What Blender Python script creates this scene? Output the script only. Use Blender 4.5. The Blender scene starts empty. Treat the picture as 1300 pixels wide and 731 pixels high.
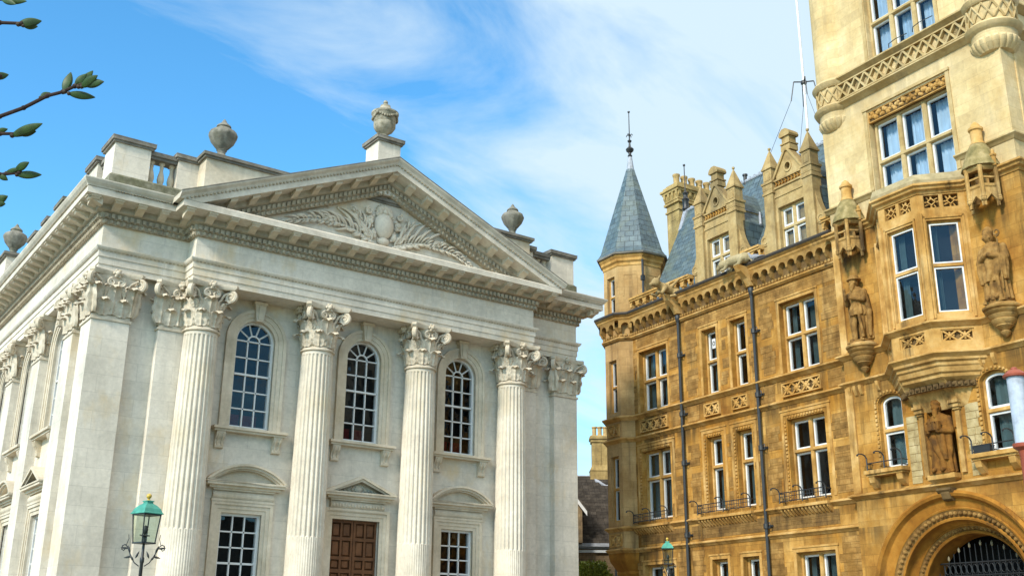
import bpy, bmesh, math, random
from mathutils import Matrix, Vector
random.seed(7)
sin, cos, pi, rad = math.sin, math.cos, math.pi, math.radians
S = bpy.context.scene
COL = S.collection
# ------------------------------------------------------------------ camera
camd = bpy.data.cameras.new('camera'); cam = bpy.data.objects.new('camera', camd); COL.objects.link(cam)
camd.sensor_width = 36; camd.lens = 36*1355.38/1300; camd.clip_start = .05; camd.clip_end = 4000
_r = (0.8111370, -0.5848057, 0.0076850); _u = (-0.1885173, -0.2489934, 0.9499808); _f = (0.5536407, 0.7720134, 0.3122137)
cam.matrix_world = Matrix(((_r[0], _u[0], -_f[0], 0), (_r[1], _u[1], -_f[1], 0), (_r[2], _u[2], -_f[2], 1.65), (0, 0, 0, 1)))
S.camera = cam
# ------------------------------------------------------------------ light, sky, exposure
SUN = Vector((-.86, -.24, .62)).normalized()
W = bpy.data.worlds.new('World'); S.world = W; W.use_nodes = True
def build_world():
    nt = W.node_tree; N = nt.nodes; L = nt.links; N.clear()
    def n(t, **k):
        o = N.new(t)
        for a, b in k.items(): setattr(o, a, b)
        return o
    sky = n('ShaderNodeTexSky', sky_type='NISHITA'); sky.sun_disc = False
    sky.sun_elevation = math.asin(SUN.z); sky.sun_rotation = math.atan2(SUN.x, SUN.y)
    sky.altitude = 50; sky.air_density = 1.0; sky.dust_density = .4; sky.ozone_density = 2.5
    hs = n('ShaderNodeHueSaturation'); hs.inputs['Saturation'].default_value = 1.15; hs.inputs['Value'].default_value = 1.75
    tint = n('ShaderNodeMix', data_type='RGBA', blend_type='MULTIPLY'); tint.inputs[0].default_value = 1; tint.inputs[7].default_value = (.86, 1.12, 1.13, 1); L.new(sky.outputs[0], tint.inputs[6]); L.new(tint.outputs[2], hs.inputs['Color'])
    g = n('ShaderNodeNewGeometry'); neg = n('ShaderNodeVectorMath', operation='SCALE'); neg.inputs['Scale'].default_value = -1
    L.new(g.outputs['Incoming'], neg.inputs[0])
    sp = n('ShaderNodeSeparateXYZ'); L.new(neg.outputs[0], sp.inputs[0])
    # thin high cloud: a flat layer seen in perspective
    az = n('ShaderNodeMath', operation='ADD'); az.inputs[1].default_value = .22; L.new(sp.outputs['Z'], az.inputs[0])
    azm = n('ShaderNodeMath', operation='MAXIMUM'); azm.inputs[1].default_value = .05; L.new(az.outputs[0], azm.inputs[0])
    dx = n('ShaderNodeMath', operation='DIVIDE'); L.new(sp.outputs['X'], dx.inputs[0]); L.new(azm.outputs[0], dx.inputs[1])
    dy = n('ShaderNodeMath', operation='DIVIDE'); L.new(sp.outputs['Y'], dy.inputs[0]); L.new(azm.outputs[0], dy.inputs[1])
    cb = n('ShaderNodeCombineXYZ'); L.new(dx.outputs[0], cb.inputs[0]); L.new(dy.outputs[0], cb.inputs[1])
    mp = n('ShaderNodeMapping'); L.new(cb.outputs[0], mp.inputs[0])
    mp.inputs['Rotation'].default_value = (0, 0, rad(-28)); mp.inputs['Scale'].default_value = (.85, 2.2, 1)
    nz = n('ShaderNodeTexNoise'); nz.inputs['Scale'].default_value = 1.5; nz.inputs['Detail'].default_value = 9; nz.inputs['Roughness'].default_value = .58; nz.inputs['Distortion'].default_value = .7
    L.new(mp.outputs[0], nz.inputs['Vector'])
    # more haze toward the east (right of the picture): cloud bank really lies there
    dot = n('ShaderNodeVectorMath', operation='DOT_PRODUCT'); dot.inputs[1].default_value = (.81, -.58, 0); L.new(neg.outputs[0], dot.inputs[0])
    ad = n('ShaderNodeMath', operation='MULTIPLY_ADD'); ad.inputs[1].default_value = 1.2; L.new(dot.outputs['Value'], ad.inputs[0]); nzm = n('ShaderNodeMath', operation='MULTIPLY_ADD'); nzm.inputs[1].default_value = 1.8; nzm.inputs[2].default_value = -.40; L.new(nz.outputs['Fac'], nzm.inputs[0]); L.new(nzm.outputs[0], ad.inputs[2])
    rp = n('ShaderNodeMapRange'); rp.inputs['From Min'].default_value = .20; rp.inputs['From Max'].default_value = .70; rp.inputs['To Max'].default_value = .92
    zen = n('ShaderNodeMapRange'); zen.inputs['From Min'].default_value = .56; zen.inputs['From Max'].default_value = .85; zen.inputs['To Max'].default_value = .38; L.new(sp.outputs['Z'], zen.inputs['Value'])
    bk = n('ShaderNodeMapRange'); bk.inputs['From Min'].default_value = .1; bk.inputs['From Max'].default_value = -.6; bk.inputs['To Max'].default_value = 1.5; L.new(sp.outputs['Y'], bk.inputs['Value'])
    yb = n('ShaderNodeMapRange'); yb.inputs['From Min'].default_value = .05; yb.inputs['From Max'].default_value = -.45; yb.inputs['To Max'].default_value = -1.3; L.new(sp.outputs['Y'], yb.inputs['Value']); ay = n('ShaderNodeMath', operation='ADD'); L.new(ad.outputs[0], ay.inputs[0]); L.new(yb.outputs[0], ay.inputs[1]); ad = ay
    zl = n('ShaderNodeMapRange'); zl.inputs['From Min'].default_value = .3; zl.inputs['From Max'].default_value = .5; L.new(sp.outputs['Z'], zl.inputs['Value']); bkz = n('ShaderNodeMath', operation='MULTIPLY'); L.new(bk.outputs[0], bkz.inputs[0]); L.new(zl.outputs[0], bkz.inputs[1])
    a2 = n('ShaderNodeMath', operation='ADD'); L.new(ad.outputs[0], a2.inputs[0]); L.new(zen.outputs[0], a2.inputs[1]); a3 = n('ShaderNodeMath', operation='ADD'); L.new(a2.outputs[0], a3.inputs[0]); L.new(bkz.outputs[0], a3.inputs[1])  # extra cloud overhead and behind, out of view, added for whiter fill light
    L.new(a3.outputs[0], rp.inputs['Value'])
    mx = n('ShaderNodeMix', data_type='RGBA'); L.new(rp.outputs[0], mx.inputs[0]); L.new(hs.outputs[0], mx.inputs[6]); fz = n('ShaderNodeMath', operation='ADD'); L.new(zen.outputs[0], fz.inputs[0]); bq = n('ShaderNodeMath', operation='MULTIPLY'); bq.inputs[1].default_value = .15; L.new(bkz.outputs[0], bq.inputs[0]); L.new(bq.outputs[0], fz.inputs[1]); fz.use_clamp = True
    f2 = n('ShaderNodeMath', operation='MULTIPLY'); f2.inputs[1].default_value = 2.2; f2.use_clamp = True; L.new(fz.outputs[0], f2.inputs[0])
    cm_ = n('ShaderNodeMix', data_type='RGBA'); cm_.inputs[6].default_value = (4.9, 6.0, 6.7, 1); cm_.inputs[7].default_value = (11.6, 10.9, 9.9, 1); L.new(f2.outputs[0], cm_.inputs[0]); L.new(cm_.outputs[2], mx.inputs[7])  # second colour makes that unseen cloud brighter and warmer, to lift shaded fronts
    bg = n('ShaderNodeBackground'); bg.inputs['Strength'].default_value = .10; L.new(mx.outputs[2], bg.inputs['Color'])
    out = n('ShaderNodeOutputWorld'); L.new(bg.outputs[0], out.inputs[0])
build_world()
sd = bpy.data.lights.new('sun', 'SUN'); sun = bpy.data.objects.new('sun', sd); COL.objects.link(sun)
sd.energy = 3.1; sd.angle = rad(9); sd.color = (1, .925, .79)
sun.rotation_euler = (-SUN).to_track_quat('-Z', 'Y').to_euler()
S.view_settings.view_transform = 'Standard'; S.view_settings.look = 'None'; S.view_settings.exposure = 0.64; S.view_settings.gamma = 1; S.view_settings.use_curve_mapping = False
try:
    S.cycles.max_bounces = 6; S.cycles.transparent_max_bounces = 12; S.cycles.use_denoising = True
except Exception: pass

# ------------------------------------------------------------------ mesh helpers
class MB:
    """collects shapes; facade convention: x right, y into the wall, z up"""
    def __init__(s): s.v = []; s.f = []; s.st = [Matrix.Identity(4)]
    def push(s, M): s.st.append(s.st[-1] @ M); return s
    def pop(s): s.st.pop(); return s
    def add(s, vs, fs):
        b = len(s.v); M = s.st[-1]
        s.v += [M @ Vector(p) for p in vs]; s.f += [tuple(b+i for i in f) for f in fs]; return s
    def box(s, x0, x1, y0, y1, z0, z1):
        return s.add([(x, y, z) for x in (x0, x1) for y in (y0, y1) for z in (z0, z1)],
                     [(0, 1, 3, 2), (4, 6, 7, 5), (0, 4, 5, 1), (2, 3, 7, 6), (0, 2, 6, 4), (1, 5, 7, 3)])
    def quad(s, a, b, c, d): return s.add([a, b, c, d], [(0, 1, 2, 3)])
    def prism(s, poly, y0, y1):                     # xz outline pushed along y
        n = len(poly); return s.add([(x, y0, z) for x, z in poly]+[(x, y1, z) for x, z in poly],
            [tuple(range(n)), tuple(range(2*n-1, n-1, -1))]+[(i, (i+1) % n, n+(i+1) % n, n+i) for i in range(n)])
    def prismx(s, poly, x0, x1):                    # yz outline pushed along x
        n = len(poly); return s.add([(x0, y, z) for y, z in poly]+[(x1, y, z) for y, z in poly],
            [tuple(range(n)), tuple(range(2*n-1, n-1, -1))]+[(i, (i+1) % n, n+(i+1) % n, n+i) for i in range(n)])
    def prismz(s, poly, z0, z1):
        n = len(poly); return s.add([(x, y, z0) for x, y in poly]+[(x, y, z1) for x, y in poly],
            [tuple(range(n)), tuple(range(2*n-1, n-1, -1))]+[(i, (i+1) % n, n+(i+1) % n, n+i) for i in range(n)])
    def loft(s, rings, cap=True, close=True):
        n = len(rings[0]); vs = [p for r in rings for p in r]; fs = []
        for k in range(len(rings)-1):
            for i in range(n if close else n-1):
                j = (i+1) % n; fs.append((k*n+i, k*n+j, k*n+n+j, k*n+n+i))
        if cap: fs += [tuple(range(n)), tuple(range((len(rings)-1)*n, len(rings)*n))]
        return s.add(vs, fs)
    def lathe(s, prof, cx=0, cy=0, n=24, mod=None, a0=0, cap=True):
        return s.loft([[(cx+r*(mod(2*pi*i/n, z) if mod else 1)*cos(a0+2*pi*i/n), cy+r*(mod(2*pi*i/n, z) if mod else 1)*sin(a0+2*pi*i/n), z) for i in range(n)] for r, z in prof], cap)
    def tube(s, pts, r, n=6):
        pts = [Vector(p) for p in pts]; rs = r if isinstance(r, (list, tuple)) else [r]*len(pts)
        rings = []; ref = Vector((0, 0, 1))
        for i, p in enumerate(pts):
            t = (pts[min(i+1, len(pts)-1)]-pts[max(i-1, 0)])
            if t.length < 1e-9: t = Vector((0, 0, 1))
            t.normalize()
            if abs(t.dot(ref)) > .95: ref = Vector((1, 0, 0)) if abs(t.x) < .9 else Vector((0, 1, 0))
            a = t.cross(ref).normalized(); b = t.cross(a); ref = a.cross(t)
            rings.append([tuple(p+a*rs[i]*cos(2*pi*k/n)+b*rs[i]*sin(2*pi*k/n)) for k in range(n)])
        return s.loft(rings)
    def ball(s, c, r, n=8, m=6, sc=(1, 1, 1)):
        return s.loft([[(c[0]+sc[0]*r*sin(max(.02, min(pi-.02, pi*j/m)))*cos(2*pi*i/n), c[1]+sc[1]*r*sin(max(.02, min(pi-.02, pi*j/m)))*sin(2*pi*i/n), c[2]-sc[2]*r*cos(pi*j/m)) for i in range(n)] for j in range(m+1)])
    def ring(s, poly_out, poly_in, y0, y1):         # frame between two outlines of equal count
        n = len(poly_out); vs = [(x, y, z) for y in (y0, y1) for pl in (poly_out, poly_in) for x, z in pl]; fs = []
        op = n > 3 and max(abs(q[1]-poly_out[0][1]) for q in (poly_out[-1], poly_in[0], poly_in[-1])) < 1e-6
        if op: fs += [(0, n, 3*n, 2*n), (n-1, 2*n-1, 4*n-1, 3*n-1)]
        for i in range(n-1 if op else n):
            j = (i+1) % n
            fs += [(i, j, n+j, n+i), (2*n+i, 3*n+i, 3*n+j, 2*n+j), (i, 2*n+i, 2*n+j, j), (n+i, n+j, 3*n+j, 3*n+i)]
        return s.add(vs, fs)
    def frame(s, x0, x1, z0, z1, w, y0, y1):
        s.box(x0, x0+w, y0, y1, z0, z1); s.box(x1-w, x1, y0, y1, z0, z1)
        s.box(x0+w, x1-w, y0, y1, z0, z0+w); return s.box(x0+w, x1-w, y0, y1, z1-w, z1)
    def sweep(s, prof, path, cap=True):             # prof: closed (d outward, z); outward = right of travel
        rings = []; n = len(path)
        for i in range(n):
            p = Vector(path[i]); ns = []
            if i > 0: d = (p-Vector(path[i-1])).normalized(); ns.append(Vector((d.y, -d.x)))
            if i < n-1: d = (Vector(path[i+1])-p).normalized(); ns.append(Vector((d.y, -d.x)))
            m = ns[0] if len(ns) == 1 else (ns[0]+ns[1])/(1+ns[0].dot(ns[1]))
            rings.append([(p.x+m.x*d, p.y+m.y*d, z) for d, z in prof])
        return s.loft(rings, cap)
    def wall(s, x0, x1, z0, z1, holes=(), depth=.3):
        """front sheet at y=0 with openings (a,b,c,d[,rise]); reveals run back to depth"""
        xs = sorted(set([x0, x1]+[h[k] for h in holes for k in (0, 1)])); zs = sorted(set([z0, z1]+[h[k] for h in holes for k in (2, 3)]))
        xs = [x for x in xs if x0-1e-6 <= x <= x1+1e-6]; zs = [z for z in zs if z0-1e-6 <= z <= z1+1e-6]
        for i in range(len(xs)-1):
            for k in range(len(zs)-1):
                mx, mz = (xs[i]+xs[i+1])/2, (zs[k]+zs[k+1])/2
                if any(h[0] < mx < h[1] and h[2] < mz < h[3] for h in holes): continue
                s.quad((xs[i], 0, zs[k]), (xs[i+1], 0, zs[k]), (xs[i+1], 0, zs[k+1]), (xs[i], 0, zs[k+1]))
        for h in holes:
            a, b, c, d = h[:4]; rise = h[4] if len(h) > 4 else 0; sp = d-rise
            s.quad((a, 0, c), (a, depth, c), (a, depth, sp), (a, 0, sp)); s.quad((b, 0, c), (b, 0, sp), (b, depth, sp), (b, depth, c))
            s.quad((a, 0, c), (b, 0, c), (b, depth, c), (a, depth, c))
            if not rise: s.quad((a, 0, d), (a, depth, d), (b, depth, d), (b, 0, d))
            else:
                m = 20; pts = arc((a+b)/2, sp, (b-a)/2, rise, m)
                for i in range(m):
                    (xa, za), (xb, zb) = pts[i], pts[i+1]
                    s.quad((xa, 0, za), (xb, 0, zb), (xb, 0, d), (xa, 0, d)); s.quad((xa, 0, za), (xa, depth, za), (xb, depth, zb), (xb, 0, zb))
        return s
    def mesh(s, name, smooth=False, weld=True):
        me = bpy.data.meshes.new(name); me.from_pydata([tuple(v) for v in s.v], [], s.f)
        bm = bmesh.new(); bm.from_mesh(me)
        if weld and smooth: bmesh.ops.remove_doubles(bm, verts=bm.verts, dist=1e-4)
        bmesh.ops.recalc_face_normals(bm, faces=bm.faces); bm.to_mesh(me); bm.free()
        if smooth:
            me.shade_smooth(); me.set_sharp_from_angle(angle=rad(38))
        return me
def arc(cx, zs, a, rise, n): return [(cx-a*cos(pi*i/n), zs+rise*sin(pi*i/n)) for i in range(n+1)]
def link(name, me, mat, parent=None, M=None):
    o = bpy.data.objects.new(name, me); COL.objects.link(o)
    if mat is not None:
        if not me.materials: me.materials.append(mat)
    if parent is not None: o.parent = parent
    if M is not None: o.matrix_local = M
    return o
def part(name, mb, mat, parent, smooth=False, M=None): return link(name, mb.mesh(name, smooth), mat, parent, M)
def spec(name, mb, mat, kids=(), smooth=False): return (name, mb.mesh(name, smooth), mat, list(kids))
def inst(sp, parent, M=None):
    o = link(sp[0], sp[1], sp[2], parent, M)
    for k in sp[3]: inst(k, o)
    return o
def root(name, label, cat, M=None, group=None):
    o = bpy.data.objects.new(name, None); COL.objects.link(o); o.empty_display_size = .3
    if M is not None: o.matrix_world = M
    o['label'] = label; o['category'] = cat
    if group: o['group'] = group
    return o
def tag(o, label, cat, group=None):
    o['label'] = label; o['category'] = cat
    if group: o['group'] = group
    return o
def structure(name, mb, mat):
    o = part(name, mb, mat, None); o['kind'] = 'structure'; o['label'] = name.replace('_', ' '); return o
T = Matrix.Translation
def fr(x, y, z, tx, ty):                            # facade frame: origin, direction of its x axis
    l = math.hypot(tx, ty); tx /= l; ty /= l
    return Matrix(((tx, -ty, 0, x), (ty, tx, 0, y), (0, 0, 1, z), (0, 0, 0, 1)))
def remeshed(mb, vox, name, mat, smooth_it=2):
    o = link(name, mb.mesh(name), None); m = o.modifiers.new('r', 'REMESH'); m.mode = 'VOXEL'; m.voxel_size = vox
    if smooth_it: q = o.modifiers.new('s', 'SMOOTH'); q.factor = .5; q.iterations = smooth_it
    dg = bpy.context.evaluated_depsgraph_get(); me = bpy.data.meshes.new_from_object(o.evaluated_get(dg))
    bpy.data.objects.remove(o); me.name = name; me.shade_smooth(); me.materials.clear(); me.materials.append(mat); return me

# ------------------------------------------------------------------ materials
def mat(name, rough=.85, spec=.3):
    m = bpy.data.materials.new(name); m.use_nodes = True; b = m.node_tree.nodes['Principled BSDF']
    b.inputs['Roughness'].default_value = rough; b.inputs['Specular IOR Level'].default_value = spec; return m, m.node_tree, b
def N(nt, t, **k):
    o = nt.nodes.new(t)
    for a, b in k.items(): setattr(o, a, b)
    return o
def noise(nt, vec, sc, det=5, ro=.6):
    n = N(nt, 'ShaderNodeTexNoise'); n.inputs['Scale'].default_value = sc; n.inputs['Detail'].default_value = det; n.inputs['Roughness'].default_value = ro
    nt.links.new(vec, n.inputs['Vector']); return n.outputs['Fac']
def ramp(nt, fac, stops):
    r = N(nt, 'ShaderNodeValToRGB'); e = r.color_ramp.elements
    while len(e) < len(stops): e.new(.5)
    for q, (p, c) in zip(e, stops): q.position = p; q.color = (*c, 1) if len(c) == 3 else c
    nt.links.new(fac, r.inputs[0]); return r.outputs[0]
def mixc(nt, fac, a, b, mode='MIX'):
    m = N(nt, 'ShaderNodeMix', data_type='RGBA', blend_type=mode)
    for i, s in ((0, fac), (6, a), (7, b)):
        if hasattr(s, 'type') or hasattr(s, 'links'): nt.links.new(s, m.inputs[i])
        else: m.inputs[i].default_value = s if i == 0 else (*s, 1)
    return m.outputs[2]
def stretch(nt, vec, sc):
    m = N(nt, 'ShaderNodeMapping'); m.inputs['Scale'].default_value = sc; nt.links.new(vec, m.inputs[0]); return m.outputs[0]
def bw(v): return (v, v, v)
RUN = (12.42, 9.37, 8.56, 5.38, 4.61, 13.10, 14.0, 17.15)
def stone(name, light, mid, dark, stain=None, stain_amt=.5, streak=None, streak_amt=.4, block=None, joint=.55, vary=.0, bump=.15, mottle=1.2, rough=.9, runs=0):
    m, nt, b = mat(name, rough, .2); L = nt.links
    tc = N(nt, 'ShaderNodeTexCoord'); ob = tc.outputs['Object']
    ge = N(nt, 'ShaderNodeNewGeometry'); pos = ge.outputs['Position']
    n1 = noise(nt, pos, mottle, 7, .62)
    col = ramp(nt, n1, [(.3, dark), (.5, mid), (.68, light)])
    n2 = noise(nt, pos, 9, 6, .7); col = mixc(nt, 1, col, ramp(nt, n2, [(.3, bw(.86)), (.7, bw(1.08))]), 'MULTIPLY')
    hgt = n2
    if block:
        w, h = block; sp = N(nt, 'ShaderNodeSeparateXYZ'); L.new(ob, sp.inputs[0])
        a = N(nt, 'ShaderNodeMath', operation='ADD'); L.new(sp.outputs[0], a.inputs[0]); L.new(sp.outputs[1], a.inputs[1])
        c = N(nt, 'ShaderNodeCombineXYZ'); L.new(a.outputs[0], c.inputs[0]); L.new(sp.outputs[2], c.inputs[1])
        br = N(nt, 'ShaderNodeTexBrick'); L.new(c.outputs[0], br.inputs['Vector'])
        br.inputs['Scale'].default_value = 1; br.inputs['Brick Width'].default_value = w; br.inputs['Row Height'].default_value = h
        br.inputs['Mortar Size'].default_value = .008; br.inputs['Mortar Smooth'].default_value = .3; br.inputs['Bias'].default_value = 0
        br.inputs['Color1'].default_value = (*bw(1-vary), 1); br.inputs['Color2'].default_value = (*bw(1+vary), 1); br.inputs['Mortar'].default_value = (*bw(joint), 1)
        col = mixc(nt, 1, col, br.outputs['Color'], 'MULTIPLY')
    if stain:
        n3 = noise(nt, stretch(nt, pos, (.7, .7, .45)), .9, 6, .65)
        col = mixc(nt, ramp(nt, n3, [(.54, bw(0)), (.72, bw(stain_amt))]), col, stain)
    if streak:
        n4 = noise(nt, stretch(nt, pos, (2.6, 2.6, .22)), 1.5, 5, .6); n5 = noise(nt, pos, .55, 3, .5)
        f = N(nt, 'ShaderNodeMath', operation='MULTIPLY'); L.new(ramp(nt, n4, [(.5, bw(0)), (.68, bw(1))]), f.inputs[0]); L.new(ramp(nt, n5, [(.42, bw(0)), (.62, bw(streak_amt))]), f.inputs[1])
        col = mixc(nt, f.outputs[0], col, streak)
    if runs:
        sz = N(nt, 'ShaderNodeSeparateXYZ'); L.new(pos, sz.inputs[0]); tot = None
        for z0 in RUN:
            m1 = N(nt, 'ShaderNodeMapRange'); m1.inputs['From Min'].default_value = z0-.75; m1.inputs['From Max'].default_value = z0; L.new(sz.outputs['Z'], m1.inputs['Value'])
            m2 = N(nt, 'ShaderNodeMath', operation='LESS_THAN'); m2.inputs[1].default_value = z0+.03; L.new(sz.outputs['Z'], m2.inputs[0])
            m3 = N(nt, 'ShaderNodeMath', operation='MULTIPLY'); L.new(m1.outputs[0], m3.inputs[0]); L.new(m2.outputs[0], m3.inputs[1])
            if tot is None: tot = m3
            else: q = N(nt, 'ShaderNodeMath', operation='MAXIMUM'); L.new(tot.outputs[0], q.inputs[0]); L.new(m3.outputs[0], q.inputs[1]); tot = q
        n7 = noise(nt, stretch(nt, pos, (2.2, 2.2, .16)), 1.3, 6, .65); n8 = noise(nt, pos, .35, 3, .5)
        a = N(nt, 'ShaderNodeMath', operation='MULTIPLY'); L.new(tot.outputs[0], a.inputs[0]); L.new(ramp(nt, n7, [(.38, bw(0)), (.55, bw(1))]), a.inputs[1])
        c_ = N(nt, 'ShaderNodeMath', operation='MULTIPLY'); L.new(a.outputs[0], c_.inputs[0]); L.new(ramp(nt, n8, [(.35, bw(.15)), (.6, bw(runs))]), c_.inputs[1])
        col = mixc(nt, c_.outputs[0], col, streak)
    L.new(col, b.inputs['Base Color'])
    bp = N(nt, 'ShaderNodeBump'); bp.inputs['Strength'].default_value = bump; bp.inputs['Distance'].default_value = .03
    n6 = noise(nt, pos, 22, 6, .7); L.new(n6, bp.inputs['Height']); L.new(bp.outputs[0], b.inputs['Normal'])
    return m
def plain(name, c, rough=.6, spec=.4, metal=0, var=.12, sc=6):
    m, nt, b = mat(name, rough, spec); b.inputs['Metallic'].default_value = metal
    ge = N(nt, 'ShaderNodeNewGeometry'); n = noise(nt, ge.outputs['Position'], sc, 5, .6)
    nt.links.new(ramp(nt, n, [(.3, tuple(x*(1-var) for x in c)), (.7, tuple(x*(1+var) for x in c))]), b.inputs['Base Color']); return m
PORT = stone('portland_stone', (.72, .66, .565), (.64, .585, .495), (.51, .465, .39), (.60, .45, .24), .8, (.38, .355, .30), .5, (1.25, .46), .84, .045, .12, .75)
PORT_COL = stone('portland_stone_shaft', (.70, .635, .53), (.62, .56, .46), (.52, .465, .375), (.57, .46, .27), .55, (.40, .37, .31), .3, None, bump=.1)
PORT_CARVE = stone('portland_stone_carved', (.66, .59, .475), (.555, .485, .38), (.40, .34, .25), (.38, .29, .17), .45, None, bump=.25, mottle=3)
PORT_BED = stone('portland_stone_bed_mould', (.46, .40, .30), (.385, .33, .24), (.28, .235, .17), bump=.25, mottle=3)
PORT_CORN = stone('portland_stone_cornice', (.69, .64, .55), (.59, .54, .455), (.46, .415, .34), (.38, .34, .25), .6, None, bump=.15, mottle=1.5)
PORT_WARM = stone('portland_stone_surround', (.66, .585, .465), (.575, .50, .385), (.45, .385, .285), (.50, .38, .21), .5, (.28, .25, .19), .35, None, bump=.12)
LEAD_TOP = stone('weathered_coping', (.27, .25, .21), (.19, .175, .15), (.12, .11, .09), (.13, .14, .075), .6, None, bump=.2, mottle=3)
LICHEN = stone('lichen_plinth', (.28, .265, .20), (.165, .16, .11), (.085, .085, .05), (.14, .15, .06), .8, (.08, .075, .05), .8, None, bump=.25, mottle=4)
URN = stone('dark_weathered_stone', (.29, .275, .235), (.20, .19, .16), (.11, .105, .085), (.13, .14, .08), .5, None, bump=.3, mottle=5)
URN_PALE = stone('pale_weathered_stone', (.46, .41, .32), (.33, .30, .23), (.17, .16, .11), (.15, .16, .07), .6, None, bump=.3, mottle=5)
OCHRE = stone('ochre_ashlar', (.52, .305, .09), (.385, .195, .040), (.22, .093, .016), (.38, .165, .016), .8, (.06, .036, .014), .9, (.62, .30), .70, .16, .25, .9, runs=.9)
OCHRE_TRIM = stone('ochre_dressed_stone', (.60, .39, .155), (.465, .265, .078), (.28, .135, .03), (.34, .15, .022), .6, (.055, .034, .015), .85, None, bump=.2, mottle=1.4)
OCHRE_DARK = stone('dark_brown_stone', (.20, .125, .05), (.115, .07, .028), (.05, .03, .014), None, 0, None, bump=.3, mottle=2)
RUST = stone('rust_stone', (.40, .185, .03), (.31, .13, .017), (.19, .072, .01), None, 0, (.06, .032, .012), .8, None, bump=.2, mottle=1.4)
RUBBLE = stone('brown_rubble', (.40, .235, .075), (.27, .145, .04), (.14, .07, .018), (.28, .135, .025), .6, (.05, .03, .012), .5, (.40, .16), .62, .22, .5, 2.2)
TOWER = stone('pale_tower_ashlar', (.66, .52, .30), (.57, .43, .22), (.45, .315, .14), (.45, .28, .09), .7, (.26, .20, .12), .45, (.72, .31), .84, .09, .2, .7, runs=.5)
TOWER_TRIM = stone('pale_tower_trim', (.52, .40, .21), (.44, .32, .15), (.33, .22, .085), None, 0, (.17, .13, .075), .45, None, bump=.2, mottle=1.6)
DORM = stone('weathered_dormer_stone', (.47, .345, .165), (.39, .27, .115), (.25, .165, .07), (.13, .105, .06), .7, (.11, .085, .05), .7, None, bump=.25, mottle=2.2)
TURR = stone('turret_stone', (.50, .335, .15), (.42, .265, .11), (.31, .18, .066), (.30, .15, .035), .5, (.09, .055, .028), .7, (.5, .31), .8, .08, .2, 1.0)
SOOTY = stone('soot_streaked_stone', (.54, .36, .145), (.40, .235, .075), (.22, .115, .03), (.075, .048, .022), .9, (.045, .028, .014), .95, None, bump=.25, mottle=1.8)
ARCST = stone('brown_arcade_stone', (.42, .265, .095), (.31, .175, .05), (.17, .09, .025), (.09, .055, .022), .6, None, 0, None, bump=.25, mottle=2)
STATUE = stone('statue_stone', (.37, .215, .07), (.25, .132, .036), (.105, .055, .018), None, 0, (.04, .027, .015), .7, None, bump=.4, mottle=4)
MOSS = stone('mossy_stone', (.38, .295, .145), (.25, .195, .08), (.13, .11, .042), (.15, .145, .045), .55, None, bump=.4, mottle=4)
ROOFST = stone('weathered_roof_stone', (.44, .36, .215), (.35, .28, .155), (.22, .175, .09), (.21, .19, .075), .6, None, 0, None, bump=.3, mottle=3)
WHITE = plain('white_paint', (.64, .64, .63), .35, .4, var=.03)
IRON = plain('black_iron', (.016, .018, .02), .45, .5)
PIPE = plain('grey_pipe_paint', (.028, .031, .034), .5, .4)
OAK = plain('oiled_oak', (.125, .052, .02), .5, .3, var=.35, sc=4)
OAK_DARK = plain('oak_recess', (.065, .026, .01), .5, .3, var=.35, sc=4)
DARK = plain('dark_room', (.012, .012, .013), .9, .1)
REDSEAT = plain('red_cloth', (.12, .006, .006), .9, .1)
COPPER = plain('verdigris_copper', (.06, .27, .205), .6, .3, var=.3, sc=8)
GOLD = plain('gilt', (.50, .33, .05), .35, .5, var=.2)
CURT = plain('blue_white_curtain', (.52, .66, .80), .9, .1, var=.1, sc=3)
CURT_TEAL = plain('grey_green_curtain', (.10, .155, .16), .9, .1, var=.2, sc=3)
LEADW = plain('lead_sheet', (.30, .32, .36), .5, .4, var=.25, sc=8)
CHPOT = plain('buff_clay', (.40, .28, .12), .8, .2, var=.3, sc=7)

REDP = plain('red_brown_paint', (.27, .055, .025), .45, .4, var=.15)
POSTW = stone('pale_blue_white_paint', (.46, .52, .61), (.42, .48, .57), (.33, .38, .45), (.25, .24, .22), .45, (.28, .22, .17), .5, None, bump=.05, mottle=9, rough=.45)
POLE = plain('white_gloss_pole', (.82, .82, .82), .3, .4, var=.03)
LEAF = plain('young_leaf', (.022, .055, .008), .5, .35, var=.45, sc=40)
BUD = plain('bud_tip', (.045, .032, .02), .6, .3, var=.4, sc=60)
BARK = plain('bark', (.035, .022, .018), .8, .2, var=.4, sc=50)
BIRD = plain('pigeon_grey', (.25, .255, .28), .8, .2, var=.25, sc=20)
TILE_M = stone('old_brown_tiles', (.10, .084, .068), (.068, .057, .047), (.038, .032, .027), (.11, .085, .05), .5, None, 0, (.28, .16), .4, .25, .4, 3)
BRICKW = stone('old_stone_wall', (.30, .22, .12), (.20, .14, .08), (.12, .085, .05), None, 0, None, 0, (.4, .18), .6, .15, .3, 2)
CHSTONE = stone('yellow_chimney_stone', (.46, .34, .15), (.38, .27, .105), (.25, .175, .07), (.16, .13, .08), .5, (.14, .10, .05), .6, (.5, .25), .8, .08, .2, 1.5)
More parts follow.
